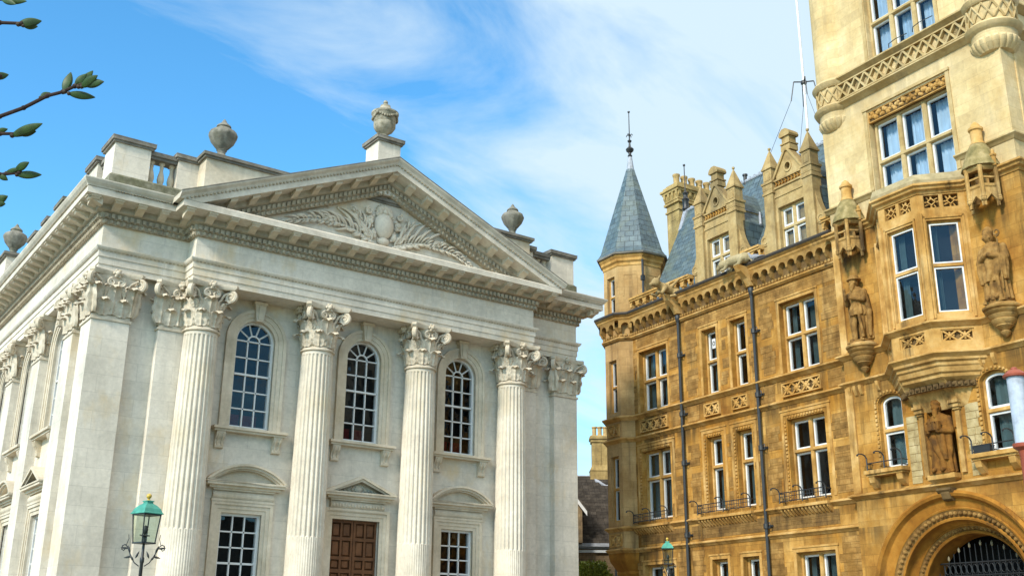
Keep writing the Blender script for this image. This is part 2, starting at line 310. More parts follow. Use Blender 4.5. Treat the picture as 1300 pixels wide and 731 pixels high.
def glass_mat():
    m = bpy.data.materials.new('window_glass'); m.use_nodes = True; nt = m.node_tree; nt.nodes.clear()
    tr = N(nt, 'ShaderNodeBsdfTransparent'); tr.inputs[0].default_value = (.72, .76, .78, 1); gl = N(nt, 'ShaderNodeBsdfGlossy'); gl.inputs['Roughness'].default_value = .02
    f = N(nt, 'ShaderNodeFresnel'); f.inputs[0].default_value = 1.55
    ge = N(nt, 'ShaderNodeNewGeometry'); n = noise(nt, ge.outputs['Position'], 1.7, 2, .5); bp = N(nt, 'ShaderNodeBump'); bp.inputs['Strength'].default_value = .12; bp.inputs['Distance'].default_value = .1
    io = N(nt, 'ShaderNodeMapRange'); io.inputs['To Min'].default_value = 1.62; io.inputs['To Max'].default_value = 1/1.62; nt.links.new(ge.outputs['Backfacing'], io.inputs['Value']); nt.links.new(io.outputs[0], f.inputs[0])   # same sheet of glass from either side
    nt.links.new(n, bp.inputs['Height']); nt.links.new(bp.outputs[0], gl.inputs['Normal'])
    mx = N(nt, 'ShaderNodeMixShader'); nt.links.new(f.outputs[0], mx.inputs[0]); nt.links.new(tr.outputs[0], mx.inputs[1]); nt.links.new(gl.outputs[0], mx.inputs[2])
    o = N(nt, 'ShaderNodeOutputMaterial'); nt.links.new(mx.outputs[0], o.inputs[0]); return m
GLASS = glass_mat()
LANT = glass_mat(); LANT.name = 'lantern_glass'
for q_ in LANT.node_tree.nodes:
    if q_.type == 'BSDF_TRANSPARENT': q_.inputs[0].default_value = (.80, .86, .80, 1)
    if q_.type == 'MAP_RANGE': q_.inputs['To Min'].default_value = 1.25; q_.inputs['To Max'].default_value = .8
def slate_mat():
    m, nt, b = mat('blue_grey_slate', .55, .4); L = nt.links
    uv = N(nt, 'ShaderNodeUVMap'); br = N(nt, 'ShaderNodeTexBrick'); L.new(uv.outputs[0], br.inputs['Vector'])
    br.inputs['Scale'].default_value = 1; br.inputs['Brick Width'].default_value = .34; br.inputs['Row Height'].default_value = .25; br.inputs['Mortar Size'].default_value = .012; br.inputs['Mortar Smooth'].default_value = .4
    br.inputs['Color1'].default_value = (.062, .098, .118, 1); br.inputs['Color2'].default_value = (.105, .148, .168, 1); br.inputs['Mortar'].default_value = (.02, .03, .038, 1)
    ge = N(nt, 'ShaderNodeNewGeometry'); n1 = noise(nt, ge.outputs['Position'], 1.6, 6, .65)
    col = mixc(nt, ramp(nt, n1, [(.45, bw(0)), (.66, bw(.65))]), br.outputs['Color'], (.115, .14, .11)); n2 = noise(nt, ge.outputs['Position'], 5, 5, .7); col = mixc(nt, 1, col, ramp(nt, n2, [(.3, bw(.7)), (.7, bw(1.25))]), 'MULTIPLY')
    L.new(col, b.inputs['Base Color']); bp = N(nt, 'ShaderNodeBump'); bp.inputs['Strength'].default_value = .5; bp.inputs['Distance'].default_value = .02
    L.new(br.outputs['Fac'], bp.inputs['Height']); bp.invert = True; L.new(bp.outputs[0], b.inputs['Normal']); return m
SLATE = slate_mat()
def slope_uv(me):                                   # courses follow each slope
    uvl = me.uv_layers.new(name='UVMap')
    for p in me.polygons:
        n = p.normal; t = Vector((0, 0, 1)).cross(n)
        t = Vector((1, 0, 0)) if t.length < 1e-4 else t.normalized(); s_ = n.cross(t)
        for li in p.loop_indices:
            c = me.vertices[me.loops[li].vertex_index].co; uvl.data[li].uv = (c.dot(t), c.dot(s_))
def ground_mat(name, c, sc):
    return stone(name, tuple(x*1.2 for x in c), c, tuple(x*.75 for x in c), None, 0, None, 0, None, bump=.2, mottle=sc)

# ------------------------------------------------------------------ ground
g = MB().box(-400, 400, -300, 500, -.5, 0); structure('ground', g, ground_mat('paving', (.23, .21, .18), .8))
g = MB().box(-60, 9.5, 6, 22, .004, .05); structure('lawn', g, ground_mat('mown_grass', (.05, .085, .025), 2))

# =================================================================== CLASSICAL HALL
XC, YF, YC, YW = 14.22, 27.0, 26.4, 27.25
HX0, HX1, HY1 = 6.40, 22.04, 56.15
CX = [XC-5.05, XC-1.685, XC+1.685, XC+5.05]
hall = root('classical_hall', 'long pale stone classical hall with fluted columns and a carved pediment', 'building', T((XC, YF, 0)))
HI = T((-XC, -YF, 0))
def hp(name, mb, m, parent=None, smooth=False): # geometry given in world coordinates
    return part(name, mb, m, parent or hall, smooth, HI if parent is None else None)
SIDE = fr(HX0+.25, YF, 0, 0, -1)                   # long flank, x runs toward the viewer: local x = -(Y-YF)
PLAN = [(HX0, HY1), (HX0, YF), (CX[0]-.52, YF), (CX[0]-.52, YC), (CX[3]+.52, YC), (CX[3]+.52, YF), (HX1, YF), (HX1, HY1)]
BAYS = [-(3.97+3.55*i) for i in range(7)]          # flank bay centres in SIDE frame
UZ0, UZ1, UHW = 6.95, 9.95, .56
# --- walls
w = MB()
w.push(T((0, YW, 0)))
holes = [(XC+d-UHW, XC+d+UHW, UZ0, UZ1, UHW) for d in (-3.367, 0, 3.367)]+[(XC+d-.56, XC+d+.56, 2.2, 4.72) for d in (-3.367, 3.367)]+[(XC-.74, XC+.74, 1.25, 4.78)]
w.wall(HX0+.2, HX1-.2, 0, 10.6, holes, .24); w.pop()
w.push(SIDE); w.wall(-(HY1-YF), -.2, 0, 10.6, [(x-UHW, x+UHW, UZ0, UZ1, UHW) for x in BAYS]+[(x-.56, x+.56, 2.2, 4.72) for x in BAYS], .24); w.pop()
w.quad((HX1-.25, YF+.1, 0), (HX1-.25, HY1, 0), (HX1-.25, HY1, 10.6), (HX1-.25, YF+.1, 10.6)); w.quad((HX0, HY1, 0), (HX1, HY1, 0), (HX1, HY1, 10.6), (HX0, HY1, 10.6))
w.box(HX0+.4, HX1-.4, YF+.9, HY1-.1, 13.0, 13.4)
hp('wall', w, PORT)
w = MB(); w.sweep([(-.7, 0), (.30, 0), (.30, 1.0), (.22, 1.12), (.12, 1.2), (-.7, 1.2)], PLAN); hp('plinth', w, PORT)
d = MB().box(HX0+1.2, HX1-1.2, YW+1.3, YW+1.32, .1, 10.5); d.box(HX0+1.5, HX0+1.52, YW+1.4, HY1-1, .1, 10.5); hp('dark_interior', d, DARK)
# --- corner and flank pilasters
def fluted(mb, r0, r1, z0, z1, zc):
    U = [0, 0, -.5, -.88, -1, -.88, -.5, 0]; C = [0, 0, -.35, -.10, 0, -.10, -.35, 0]; rings = []
    zs = [z0, z0+.3, z0+1.2, zc-.03, zc+.0, zc+.03]+[zc+.03+(z1-.16-zc)*k/5 for k in range(1, 6)]+[z1-.09, z1-.06, z1]
    for z in zs:
        t = (z-z0)/(z1-z0); r = r0+(r1-r0)*(t**1.8); P = C if z < zc else U; dp = .042 if z >= zc else .03
        if z > z1-.1 or z < z0+.1: dp = 0
        rings.append([((r+dp*P[i % 8])*cos(2*pi*i/192), (r+dp*P[i % 8])*sin(2*pi*i/192), z) for i in range(192)])
    return mb.loft(rings)
def leaf(mb, px, py, z0, ox, oy, h, w, curl, lean=.05):
    tx, ty = -oy, ox; nu, nt_ = 9, 13; rows = []
    for k in range(nt_+1):
        t = k/nt_
        if t < .66: zz = .93*h*t/.66; o = .012+lean*t/.66
        else:
            a = (t-.66)/.34*2.75; rc = curl*.5; zz = .93*h+rc*.85*sin(a); o = .012+lean+rc*(1-cos(a))
        wd = w*(.62+.38*sin(pi*min(1, t*1.05)**.9))*(1 if t < .7 else 1-.55*((t-.7)/.3)**1.5)
        wd *= 1+.30*abs(sin(pi*3.5*t))-.12
        row = []
        for i in range(nu):
            u = 2*i/(nu-1)-1; oo = o+.02-.06*u*u+.022*cos(3*pi*u)*(1-t*.3)+.012*cos(7*pi*t)*(1-abs(u)); zt = zz-.03*u*u*t
            row.append((px+tx*u*wd*.5+ox*oo, py+ty*u*wd*.5+oy*oo, z0+zt))
        rows.append(row)
    mb.loft(rows, cap=False, close=False)
def volute(mb, px, py, z0, ox, oy, R=.16, r=.05, side=1, zt=.0):
    pts = []; rs = []; m = 34
    for k in range(m):
        t = k/(m-1); a = pi*.5+t*2*pi*1.75; q = R*(1-.82*t)
        pts.append((px+ox*(q*cos(a)*-side), py+oy*(q*cos(a)*-side), z0+q*sin(a))); rs.append(r*(1-.5*t))
    tx, ty = -oy, ox
    for sg in (-.024, .024): mb.tube([(x+tx*sg, y+ty*sg, z) for x, y, z in pts], rs, 6)
    mb.ball((px, py, z0), R*.30, 8, 6)
def abacus(mb, half, z0, z1, conc=.13, y1=None):
    c = half; n = 8; out = []
    cs = [(-c, -c), (c, -c), (c, c), (-c, c)]
    for i in range(4):
        (ax, ay), (bx, by) = cs[i], cs[(i+1) % 4]; tx, ty = (bx-ax)/(2*c), (by-ay)/(2*c); nx, ny = ty, -tx
        for k in range(n+1):
            t = k/n; f = .07+.86*t; q = conc*(1-(2*t-1)**2)
            out.append((ax+tx*2*c*f-nx*q, ay+ty*2*c*f-ny*q))
    def lim(p, s): x, y = p[0]*s, p[1]*s; return (x, min(y, y1) if y1 is not None else y)
    mb.loft([[(*lim(p, .93), z0) for p in out], [(*lim(p, 1), z0+.06) for p in out], [(*lim(p, 1), z1) for p in out]])
CZ0, CZ1 = 9.27, 10.5
def fleuron(mb, x, y, z, ox, oy):
    mb.ball((x+ox*.05, y+oy*.05, z), .07, 8, 6)
    for k in range(6): mb.ball((x-oy*.085*cos(k*pi/3)+ox*.02, y+ox*.085*cos(k*pi/3)+oy*.02, z+.085*sin(k*pi/3)), .045, 6, 4)
def cap_face(mb, px, py, ox, oy, half, ends=(1, 1), r0=0):
    """leaves, helices and flower of one flat capital face centred at px,py, facing ox,oy"""
    tx, ty = -oy, ox
    for u in (-.5, .5): leaf(mb, px+tx*u*half*.98, py+ty*u*half*.98, CZ0+.06, ox, oy, .36, half*.90, .24)
    for u in (-.98, 0, .98): leaf(mb, px+tx*u*half, py+ty*u*half, CZ0+.10, ox, oy, .68, half*.92, .28, .07)
    for sgn in (-1, 1):
        mb.tube([(px+tx*sgn*half*.5+ox*.03, py+ty*sgn*half*.5+oy*.03, CZ0+.45), (px+tx*sgn*half*.52+ox*.07, py+ty*sgn*half*.52+oy*.07, CZ0+.72), (px+tx*sgn*half*.75+ox*.12, py+ty*sgn*half*.75+oy*.12, CZ0+.93), (px+tx*sgn*half*1.12+ox*.17, py+ty*sgn*half*1.12+oy*.17, CZ0+1.05)], [.03, .035, .035, .03])
        volute(mb, px+tx*sgn*half*.26+ox*.09, py+ty*sgn*half*.26+oy*.09, CZ0+.93, tx*sgn, ty*sgn, .10, .034, 1)
        leaf(mb, px+tx*sgn*half*.55+ox*.05, py+ty*sgn*half*.55+oy*.05, CZ0+.60, ox, oy, .22, half*.42, .10)
    fleuron(mb, px+ox*.13, py+oy*.13, CZ1-.06, ox, oy)
def mk_round_capital():
    m = MB(); m.lathe([(.455, CZ0-.06), (.485, CZ0-.04), (.485, CZ0), (.45, CZ0+.03), (.42, CZ0+.06), (.41, CZ0+.55), (.46, CZ0+.9), (.56, CZ0+1.08), (.55, CZ0+1.12)], n=32)
    for k in range(8):
        a = pi/8+k*pi/4; leaf(m, .43*cos(a), .43*sin(a), CZ0+.06, cos(a), sin(a), .36, .40, .24)
    for k in range(8):
        a = k*pi/4; leaf(m, .42*cos(a), .42*sin(a), CZ0+.10, cos(a), sin(a), .68, .42, .28, .08)
    for k in range(4):
        a = pi/4+k*pi/2; o = (cos(a), sin(a)); volute(m, o[0]*.74, o[1]*.74, CZ0+.93, *o, .16, .055, 1)
        for sg in (-.30, .30): m.tube([(.44*cos(a+sg), .44*sin(a+sg), CZ0+.5), (.50*cos(a+sg*.9), .50*sin(a+sg*.9), CZ0+.75), (.60*cos(a+sg*.5), .60*sin(a+sg*.5), CZ0+.98), (.74*cos(a), .74*sin(a), CZ0+1.08)], [.03, .035, .035, .03])
        leaf(m, .5*o[0], .5*o[1], CZ0+.55, *o, .20, .24, .10, .10)
        b = k*pi/2; p = (cos(b), sin(b)); fleuron(m, p[0]*.60, p[1]*.60, CZ1-.07, *p)
        for sg in (-1, 1): q = b+sg*.22; volute(m, .54*cos(q), .54*sin(q), CZ0+.94, -sg*p[1], sg*p[0], .10, .034, 1)
    abacus(m, .70, CZ1-.13, CZ1-.003, .14); return m
def mk_pilaster_capital():
    m = MB(); h = .475; m.prismz([(-h-.035, -.03), (h+.035, -.03), (h+.035, .3), (-h-.035, .3)], CZ0-.06, CZ0)
    m.loft([[(-h*a, -o, z), (h*a, -o, z), (h*a, .3, z), (-h*a, .3, z)] for a, o, z in ((1, 0, CZ0), (.97, -.01, CZ0+.1), (.97, 0, CZ0+.6), (1.03, .06, CZ0+.95), (1.1, .1, CZ0+1.1))])
    cap_face(m, 0, 0, 0, -1, h)
    for sg in (-1, 1):
        volute(m, sg*(h+.14), -.17, CZ0+.93, sg*.707, -.707, .155, .052, 1); leaf(m, sg*h, .12, CZ0+.06, sg, 0, .34, .3, .15); leaf(m, sg*h, .12, CZ0+.1, sg, 0, .64, .3, .2)
    m.push(T((0, .475, 0))); abacus(m, .70, CZ1-.13, CZ1-.003, .13, -.17); m.pop(); return m
def mk_corner_capital():
    m = MB(); h = .475; m.prismz([(-h-.035, -h-.035), (h+.035, -h-.035), (h+.035, h+.035), (-h-.035, h+.035)], CZ0-.06, CZ0)
    m.loft([[(-q, -q, z), (q, -q, z), (q, q, z), (-q, q, z)] for q, z in ((h, CZ0), (.465, CZ0+.1), (.475, CZ0+.6), (.54, CZ0+.95), (.57, CZ0+1.1))])
    for ox, oy in ((0, -1), (-1, 0), (1, 0)): cap_face(m, ox*h, oy*h, ox, oy, h)
    for sx in (-1, 1):
        for sy in (-1, 1): volute(m, sx*(h+.13), sy*(h+.13), CZ0+.93, sx*.707, sy*.707, .155, .052, 1)
    abacus(m, .70, CZ1-.13, CZ1-.003, .13); return m
RC = spec('capital', mk_round_capital(), PORT_CARVE, smooth=True); PC = spec('capital', mk_pilaster_capital(), PORT_CARVE, smooth=True); CC = spec('capital', mk_corner_capital(), PORT_CARVE, smooth=True)
m = MB(); fluted(m, .505, .435, 1.66, CZ0-.05, 4.19)
bs = MB(); bs.box(-.68, .68, -.68, .68, 1.2, 1.32); bs.lathe([(.66, 1.32), (.69, 1.38), (.66, 1.45), (.56, 1.47), (.54, 1.52), (.57, 1.54), (.59, 1.58), (.56, 1.63), (.51, 1.66)], n=32)
COLM = spec('column', m, PORT_COL, [RC, spec('column_base', bs, PORT, smooth=True)], True)
for x in CX: inst(COLM, hall, HI @ T((x, 26.845, 0)))
m = MB().box(-.475, .475, 0, .3, 1.2, CZ0-.055); m.box(-.55, .55, -.07, .3, 1.2, 1.5); PIL = spec('pilaster', m, PORT, [PC])
m = MB().box(-.475, .475, -.475, .475, 1.2, CZ0-.055); m.box(-.55, .55, -.55, .55, 1.2, 1.5); COR = spec('corner_pilaster', m, PORT, [CC])
for x in (HX0+.475, HX1-.475): inst(COR, hall, HI @ T((x, YF+.475, 0)))
for x in (CX[0]-.60, CX[3]+.60): inst(PIL, hall, HI @ T((x, YF+.004, 0)))
for k in range(8): inst(PIL, hall, HI @ SIDE @ T((-(2.19+3.55*k), -.25, 0)))
# --- entablature
e = MB(); e.sweep([(-.9, 10.5), (0, 10.5), (0, 10.66), (.025, 10.665), (.025, 10.85), (.05, 10.855), (.05, 11.0), (.10, 11.04), (.13, 11.09), (.13, 11.12), (0, 11.15), (0, 11.73), (-.9, 11.73)], PLAN)
ent = hp('entablature', e, PORT)
e = MB()
for i in range(len(PLAN)-2):                        # bead line under the architrave cap
    p, q = Vector(PLAN[i]), Vector(PLAN[i+1]); L_ = (q-p).length; M = fr(p.x, p.y, 0, q.x-p.x, q.y-p.y); e.push(M); k = int(L_/.10)
    for j in range(k): e.box(j*L_/k+.02, j*L_/k+.075, -.085, -.02, 11.005, 11.04)
    e.pop()
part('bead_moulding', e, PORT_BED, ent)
c = MB(); c.sweep([(-.5, 12.2), (.24, 12.2), (.66, 12.25), (.66, 12.41), (.60, 12.46), (-.5, 12.5)], PLAN); cor = hp('cornice', c, PORT_CORN)
c = MB(); c.sweep([(-.3, 11.73), (.07, 11.73), (.09, 11.84), (.13, 11.86), (.13, 12.0), (.2, 12.03), (.24, 12.06), (.24, 12.2), (-.3, 12.2)], PLAN)
mo = MB()
def mod_profile(d0, d1, z1):                        # scrolled bracket, yz outline (y negative = outward)
    return [(-d0, z1), (-d1, z1), (-d1, z1-.07), (-d1+.03, z1-.10), (-d1+.10, z1-.11), (-d1+.2, z1-.14), (-d0-.05, z1-.19), (-d0, z1-.20)]
m_ = MB().prismx(mod_profile(.22, .585, 12.245), -.10, .10); m_.box(-.12, .12, -.62, -.22, 12.2, 12.252); MODI = spec('modillion', m_, PORT_WARM)
for i in range(len(PLAN)-1):
    p, q = Vector(PLAN[i]), Vector(PLAN[i+1]); L_ = (q-p).length; M = fr(p.x, p.y, 0, q.x-p.x, q.y-p.y)
    c.push(M); mo.push(M)
    if i != 6 or True:
        k = max(1, int(L_/.15))
        for j in range(k+1):
            x = j*L_/k; c.ball((x, -.10, 11.79), .062, 6, 4, (.85, .8, 1)); c.box(x-.045, x+.045, -.19, -.12, 11.875, 11.99)
    a, b = {0: (0, .42), 1: (-.42, -.30), 2: (0, 0), 3: (-.42, .42), 4: (0, 0), 5: (.30, .42), 6: (-.42, 0)}[i]
    if L_ > 1:
        k = max(1, round((L_-a*1+b)/.607)); n0 = a
        for j in range(k+1):
            x = n0+j*(L_+b-n0)/k; (inst(MODI, cor, M @ T((x, 0, 0))) if 1 <= i <= 5 or (i == 0 and x > L_-22) else mo.prismx(mod_profile(.22, .585, 12.245), x-.10, x+.10))
    c.pop(); mo.pop()
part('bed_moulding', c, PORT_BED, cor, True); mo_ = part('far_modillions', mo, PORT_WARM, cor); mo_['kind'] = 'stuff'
SIMA = [(-.4, 12.4), (.60, 12.43), (.665, 12.44), (.68, 12.47), (.74, 12.53), (.78, 12.60), (.78, 12.63), (-.4, 12.66)]
s_ = MB(); s_.sweep(SIMA, [(HX0, HY1), (HX0, YF), (CX[0]-.53, YF)]); s_.sweep(SIMA, [(CX[3]+.53, YF), (HX1, YF), (HX1, HY1)])
part('cornice_top_moulding', s_, PORT_CORN, cor)
b_ = MB()
for p, q in (((HX0, 45), (HX0, YF)), ((HX0, YF), (CX[0]-.5, YF)), ((CX[3]+.5, YF), (HX1, YF))):
    p, q = Vector(p), Vector(q); L_ = (q-p).length; b_.push(fr(p.x, p.y, 0, q.x-p.x, q.y-p.y)); k = int((L_+.6)/.10)
    for j in range(k): b_.box(-.6+j*(L_+1.2)/k if p.x == q.x else j*L_/k, (-.6+j*(L_+1.2)/k if p.x == q.x else j*L_/k)+.055, -.70, -.66, 12.42, 12.455)
    b_.pop()
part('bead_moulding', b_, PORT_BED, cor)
# --- pediment
X0, X1 = CX[0]-.52-.78, CX[3]+.52+.78; HALF = (X1-X0)/2; ZA = 15.27; KV = 1.09; SL = (ZA-12.56)/HALF
def rz(x): return ZA-.93-SL*abs(x-XC)               # underside of the raking bed
ped = MB(); ped.prism([(X0+.9, 12.3), (X1-.9, 12.3), (XC, rz(XC)+.3)], YC+.10, YC+.6); pedo = hp('pediment', ped, PORT)
rk = MB()
def rake(mb, prof):
    xs = [X0+.12*k for k in range(24)]; xs = xs+[XC]+[2*XC-x for x in reversed(xs)]
    mb.loft([[(x, YC-d_, max(rz(x)+h*KV, 12.43)) for d_, h in prof] for x in xs])
rake(rk, [(-.5, .47), (.24, .47), (.655, .50), (.655, .665), (.66, .68), (.70, .76), (.775, .83), (.785, .86), (-.5, .88)])
part('raking_cornice', rk, PORT_CORN, pedo); rb = MB(); rake(rb, [(-.3, 0), (.06, 0), (.08, .11), (.12, .13), (.12, .27), (.2, .30), (.235, .33), (.235, .47), (-.3, .47)])
rm = MB(); bead = MB(); n = 76
for j in range(n+1):
    x = X0+.9+(X1-X0-1.8)*j/n; z = rz(x)
    if z+.0 > 12.2:
        rb.ball((x, YC-.09, z+.06), .062, 6, 4, (.8, .8, 1)); rb.prism([(x-.042, z+.16-SL*(x-.042-x)*(1 if x > XC else -1)), (x+.042, z+.16-SL*.042*(1 if x > XC else -1)), (x+.042, z+.28-SL*.042*(1 if x > XC else -1)), (x-.042, z+.28+SL*.042*(1 if x > XC else -1))], YC-.185, YC-.11)
for j in range(-9, 10):
    x = XC+j*.607; z = rz(x)+.50*KV
    sg = 1 if x > XC+.01 else (-1 if x < XC-.01 else 0)
    if z > 12.6:
        rm = MB(); vs = mod_profile(.22, .575, 0); rm.add([(xx, YC+y, z+zz-SL*sg*(xx-x)) for xx in (x-.10, x+.10) for y, zz in vs], [tuple(range(8)), tuple(range(15, 7, -1))]+[(i, (i+1) % 8, 8+(i+1) % 8, 8+i) for i in range(8)]); part('modillion', rm, PORT_WARM, pedo)
for sg in (-1, 1):
    for j in range(62):
        x = XC+sg*(.05+j*.10); z = rz(x)+.675*KV; bead.box(x-.028, x+.028, YC-.70, YC-.655, z-.01, z+.03)
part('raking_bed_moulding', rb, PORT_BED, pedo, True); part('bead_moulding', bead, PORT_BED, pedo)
rc = MB(); rake(rc, [(-.5, .885), (.79, .865), (.79, .895), (-.5, .92)]); part('lead_capping', rc, LEAD_TOP, pedo)
# carved arms: shield, shell crest and two palm sprays
cv = MB(); yt = YC+.10
def blade(mb, p0, ang, ln, bend, w0):
    pts = []; rs = []; x, z = p0; a = ang
    for k in range(9):
        t = k/8; pts.append((x, yt-.03-.10*sin(pi*min(1, t*1.1))*.9, z)); rs.append(w0*(sin(pi*(.12+.83*t))**.8)); x += cos(a)*ln/8; z += sin(a)*ln/8; a += bend/8
    mb.tube(pts, rs, 6)
rv = random.Random(12)
def frond(sg, p0, p1, sag, lu, ll, n, w0):
    (xa, za), (xb, zb) = p0, p1; P = []
    for k in range(n+1): t = k/n; P.append((xa+(xb-xa)*t, za+(zb-za)*t+sag*sin(pi*t)))
    cv.tube([(XC+sg*x, yt-.06, z) for x, z in P], [w0*.9*(1-.75*k/n) for k in range(n+1)], 6)
    for k in range(1, n+1):
        t = k/n; dx, dz = P[k][0]-P[k-1][0], P[k][1]-P[k-1][1]; a = math.atan2(dz, dx); sh = .35+.65*sin(pi*(.15+.75*t))
        for up, L_ in ((1, lu), (-1, ll)):
            b = a+up*(1.15-.55*t); b = b if sg > 0 else pi-b
            q1 = rv.uniform(.75, 1.2); blade(cv, (XC+sg*P[k][0], P[k][1]), b+rv.uniform(-.18, .18), L_*sh*q1, -sg*up*rv.uniform(.7, 1.7), w0*(.85-.3*t))
            blade(cv, (XC+sg*(P[k][0]-dx*.5), P[k][1]-dz*.5), b+sg*up*.25, L_*sh*q1*.6, -sg*up*rv.uniform(1.2, 2.4), w0*(.7-.25*t))
            if up > 0 and t < .8: cv.ball((XC+sg*P[k][0]+cos(b)*L_*sh*q1*.93, yt-.05, P[k][1]+sin(b)*L_*sh*q1*.75), w0*.55, 6, 5)
for sg in (-1, 1):
    frond(sg, (.30, 12.70), (1.85, 13.12), .10, 1.05, .36, 7, .066); frond(sg, (1.45, 13.02), (3.15, 12.70), .16, .52, .30, 7, .050); frond(sg, (.45, 12.85), (.95, 13.55), .02, .42, .34, 4, .055)
    for k in range(9): t = k/8; cv.ball((XC+sg*(3.12+.28*t), yt-.04, 12.73+.05*sin(6*t)), .045*(1-.6*t), 6, 5)
cv.ball((XC, yt-.05, 13.34), .36, 20, 12, (.92, .55, 1.15))
for a in range(26):
    t = a/25*2*pi; 
    cv.ball((XC+(.43+.05*sin(5*t))*cos(t), yt-.08, 13.32+.47*sin(t)), .07+.035*sin(7*t), 6, 5)
for sg in (-1, 1):
    for z0, R in ((13.0, .13), (13.72, .11), (13.38, .10)):
        cv.push(T((0, 0, 0))); volute(cv, XC+sg*.52, yt-.08, z0, sg, 0, R, .036, 1); cv.pop()
for k in range(9):
    a = pi*(.08+.84*k/8); blade(cv, (XC+.06*cos(a), 13.76), a, .24+.05*sin(a), 0, .05)
cv.ball((XC, yt-.1, 13.76), .10, 8, 6); cv.ball((XC, yt-.06, 12.84), .17, 10, 8, (1.2, .8, .8))
for k in range(11): a = pi*k/10; cv.ball((XC+.62*cos(a), yt-.05, 12.58+.10*sin(a)), .07, 6, 5)
part('carved_shield_relief', cv, PORT_CARVE if False else PORT_COL, pedo, True)
# --- parapet, pedestals and attic
pa = MB(); PP = [(HX0+.02, HY1), (HX0+.02, YF+.04), (HX1-.02, YF+.04), (HX1-.02, HY1)]
pa.sweep([(-.9, 12.55), (0.06, 12.55), (.06, 13.14), (0, 13.2), (-.9, 13.22)], PP); par = hp('parapet', pa, LICHEN)
def capm(mb, x0, x1, y0, y1, z, o=.10):
    mb.box(x0-o*.6, x1+o*.6, y0-o*.6, y1+o*.6, z, z+.06); mb.box(x0-o, x1+o, y0-o, y1+o, z+.06, z+.15)
def pedestal(x0, x1, y0, y1, z0, z1, parent=None):
    b = MB().box(x0, x1, y0, y1, z0, z1); o = hp('pedestal', b, PORT); k = MB(); capm(k, x0, x1, y0, y1, z1); k.box(x0-.105, x1+.105, y0-.105, y1+.105, z1+.15, z1+.175); part('pedestal_cap', k, LEAD_TOP, o); return o
pedestal(HX0+.03, HX0+.98, YF+.06, YF+1.0, 13.0, 14.10); pedestal(HX1-.98, HX1-.03, YF+.06, YF+1.0, 13.0, 14.10)
pedestal(CX[0]-1.02, CX[0]-.44, YF+.10, YF+.8, 13.0, 14.05); pedestal(CX[3]+.44, CX[3]+1.02, YF+.10, YF+.8, 13.0, 14.05)
for k in range(3): pedestal(HX0+.04, HX0+.9, YF+1.72+3.55*k, YF+2.66+3.55*k, 13.0, 14.10)
pedestal(HX0+.04, HX0+.9, YF+7.25, YF+7.85, 13.0, 14.10)
sa_ = MB().box(HX0-.36, HX0+1.2, YF+11.3, YF+22, 12.6, 14.05); so_ = hp('flank_attic_wall', sa_, PORT); k = MB(); capm(k, HX0-.36, HX0+1.2, YF+11.3, YF+22, 14.05, .12); part('attic_coping', k, LEAD_TOP, so_)
att = MB().box(CX[0]-.45, CX[3]+.45, YC+.12, YC+1.7, 12.9, 14.08); ato = hp('attic_wall', att, PORT_WARM); k = MB(); capm(k, CX[0]-.45, CX[3]+.45, YC+.12, YC+1.7, 14.08, .12); part('attic_coping', k, LEAD_TOP, ato)
BALP = [(.085, 0), (.085, .05), (.06, .07), (.055, .10), (.085, .20), (.10, .28), (.085, .38), (.05, .52), (.045, .60), (.06, .63), (.045, .65), (.05, .68), (.085, .72), (.085, .77)]
bl = MB().lathe(BALP, n=12); BAL = spec('baluster', bl, PORT_WARM, smooth=True)
def balustrade(M, L_, n):
    r_ = MB().push(M); r_.box(0, L_, .05, .45, 13.94, 14.02); r_.box(0, L_, 0, .5, 14.02, 14.14); ro = hp('balustrade_rail', r_, LEAD_TOP)
    for i in range(n): inst(BAL, ro, M @ T(((i+.5)*L_/n, .25, 13.18)))
balustrade(fr(HX0+.98, YF+.12, 0, 1, 0), .82, 3); balustrade(fr(CX[3]+1.02, YF+.12, 0, 1, 0), .82, 3)
balustrade(fr(HX0+.1, YF+1.72, 0, 0, -1), .72, 2)
balustrade(fr(HX0+.1, YF+5.27, 0, 0, -1), 2.61, 9); balustrade(fr(HX0+.1, YF+7.25, 0, 0, -1), 1.04, 3)
pedestal(XC-.38, XC+.38, YC-.1, YC+.70, 14.3, 16.02)
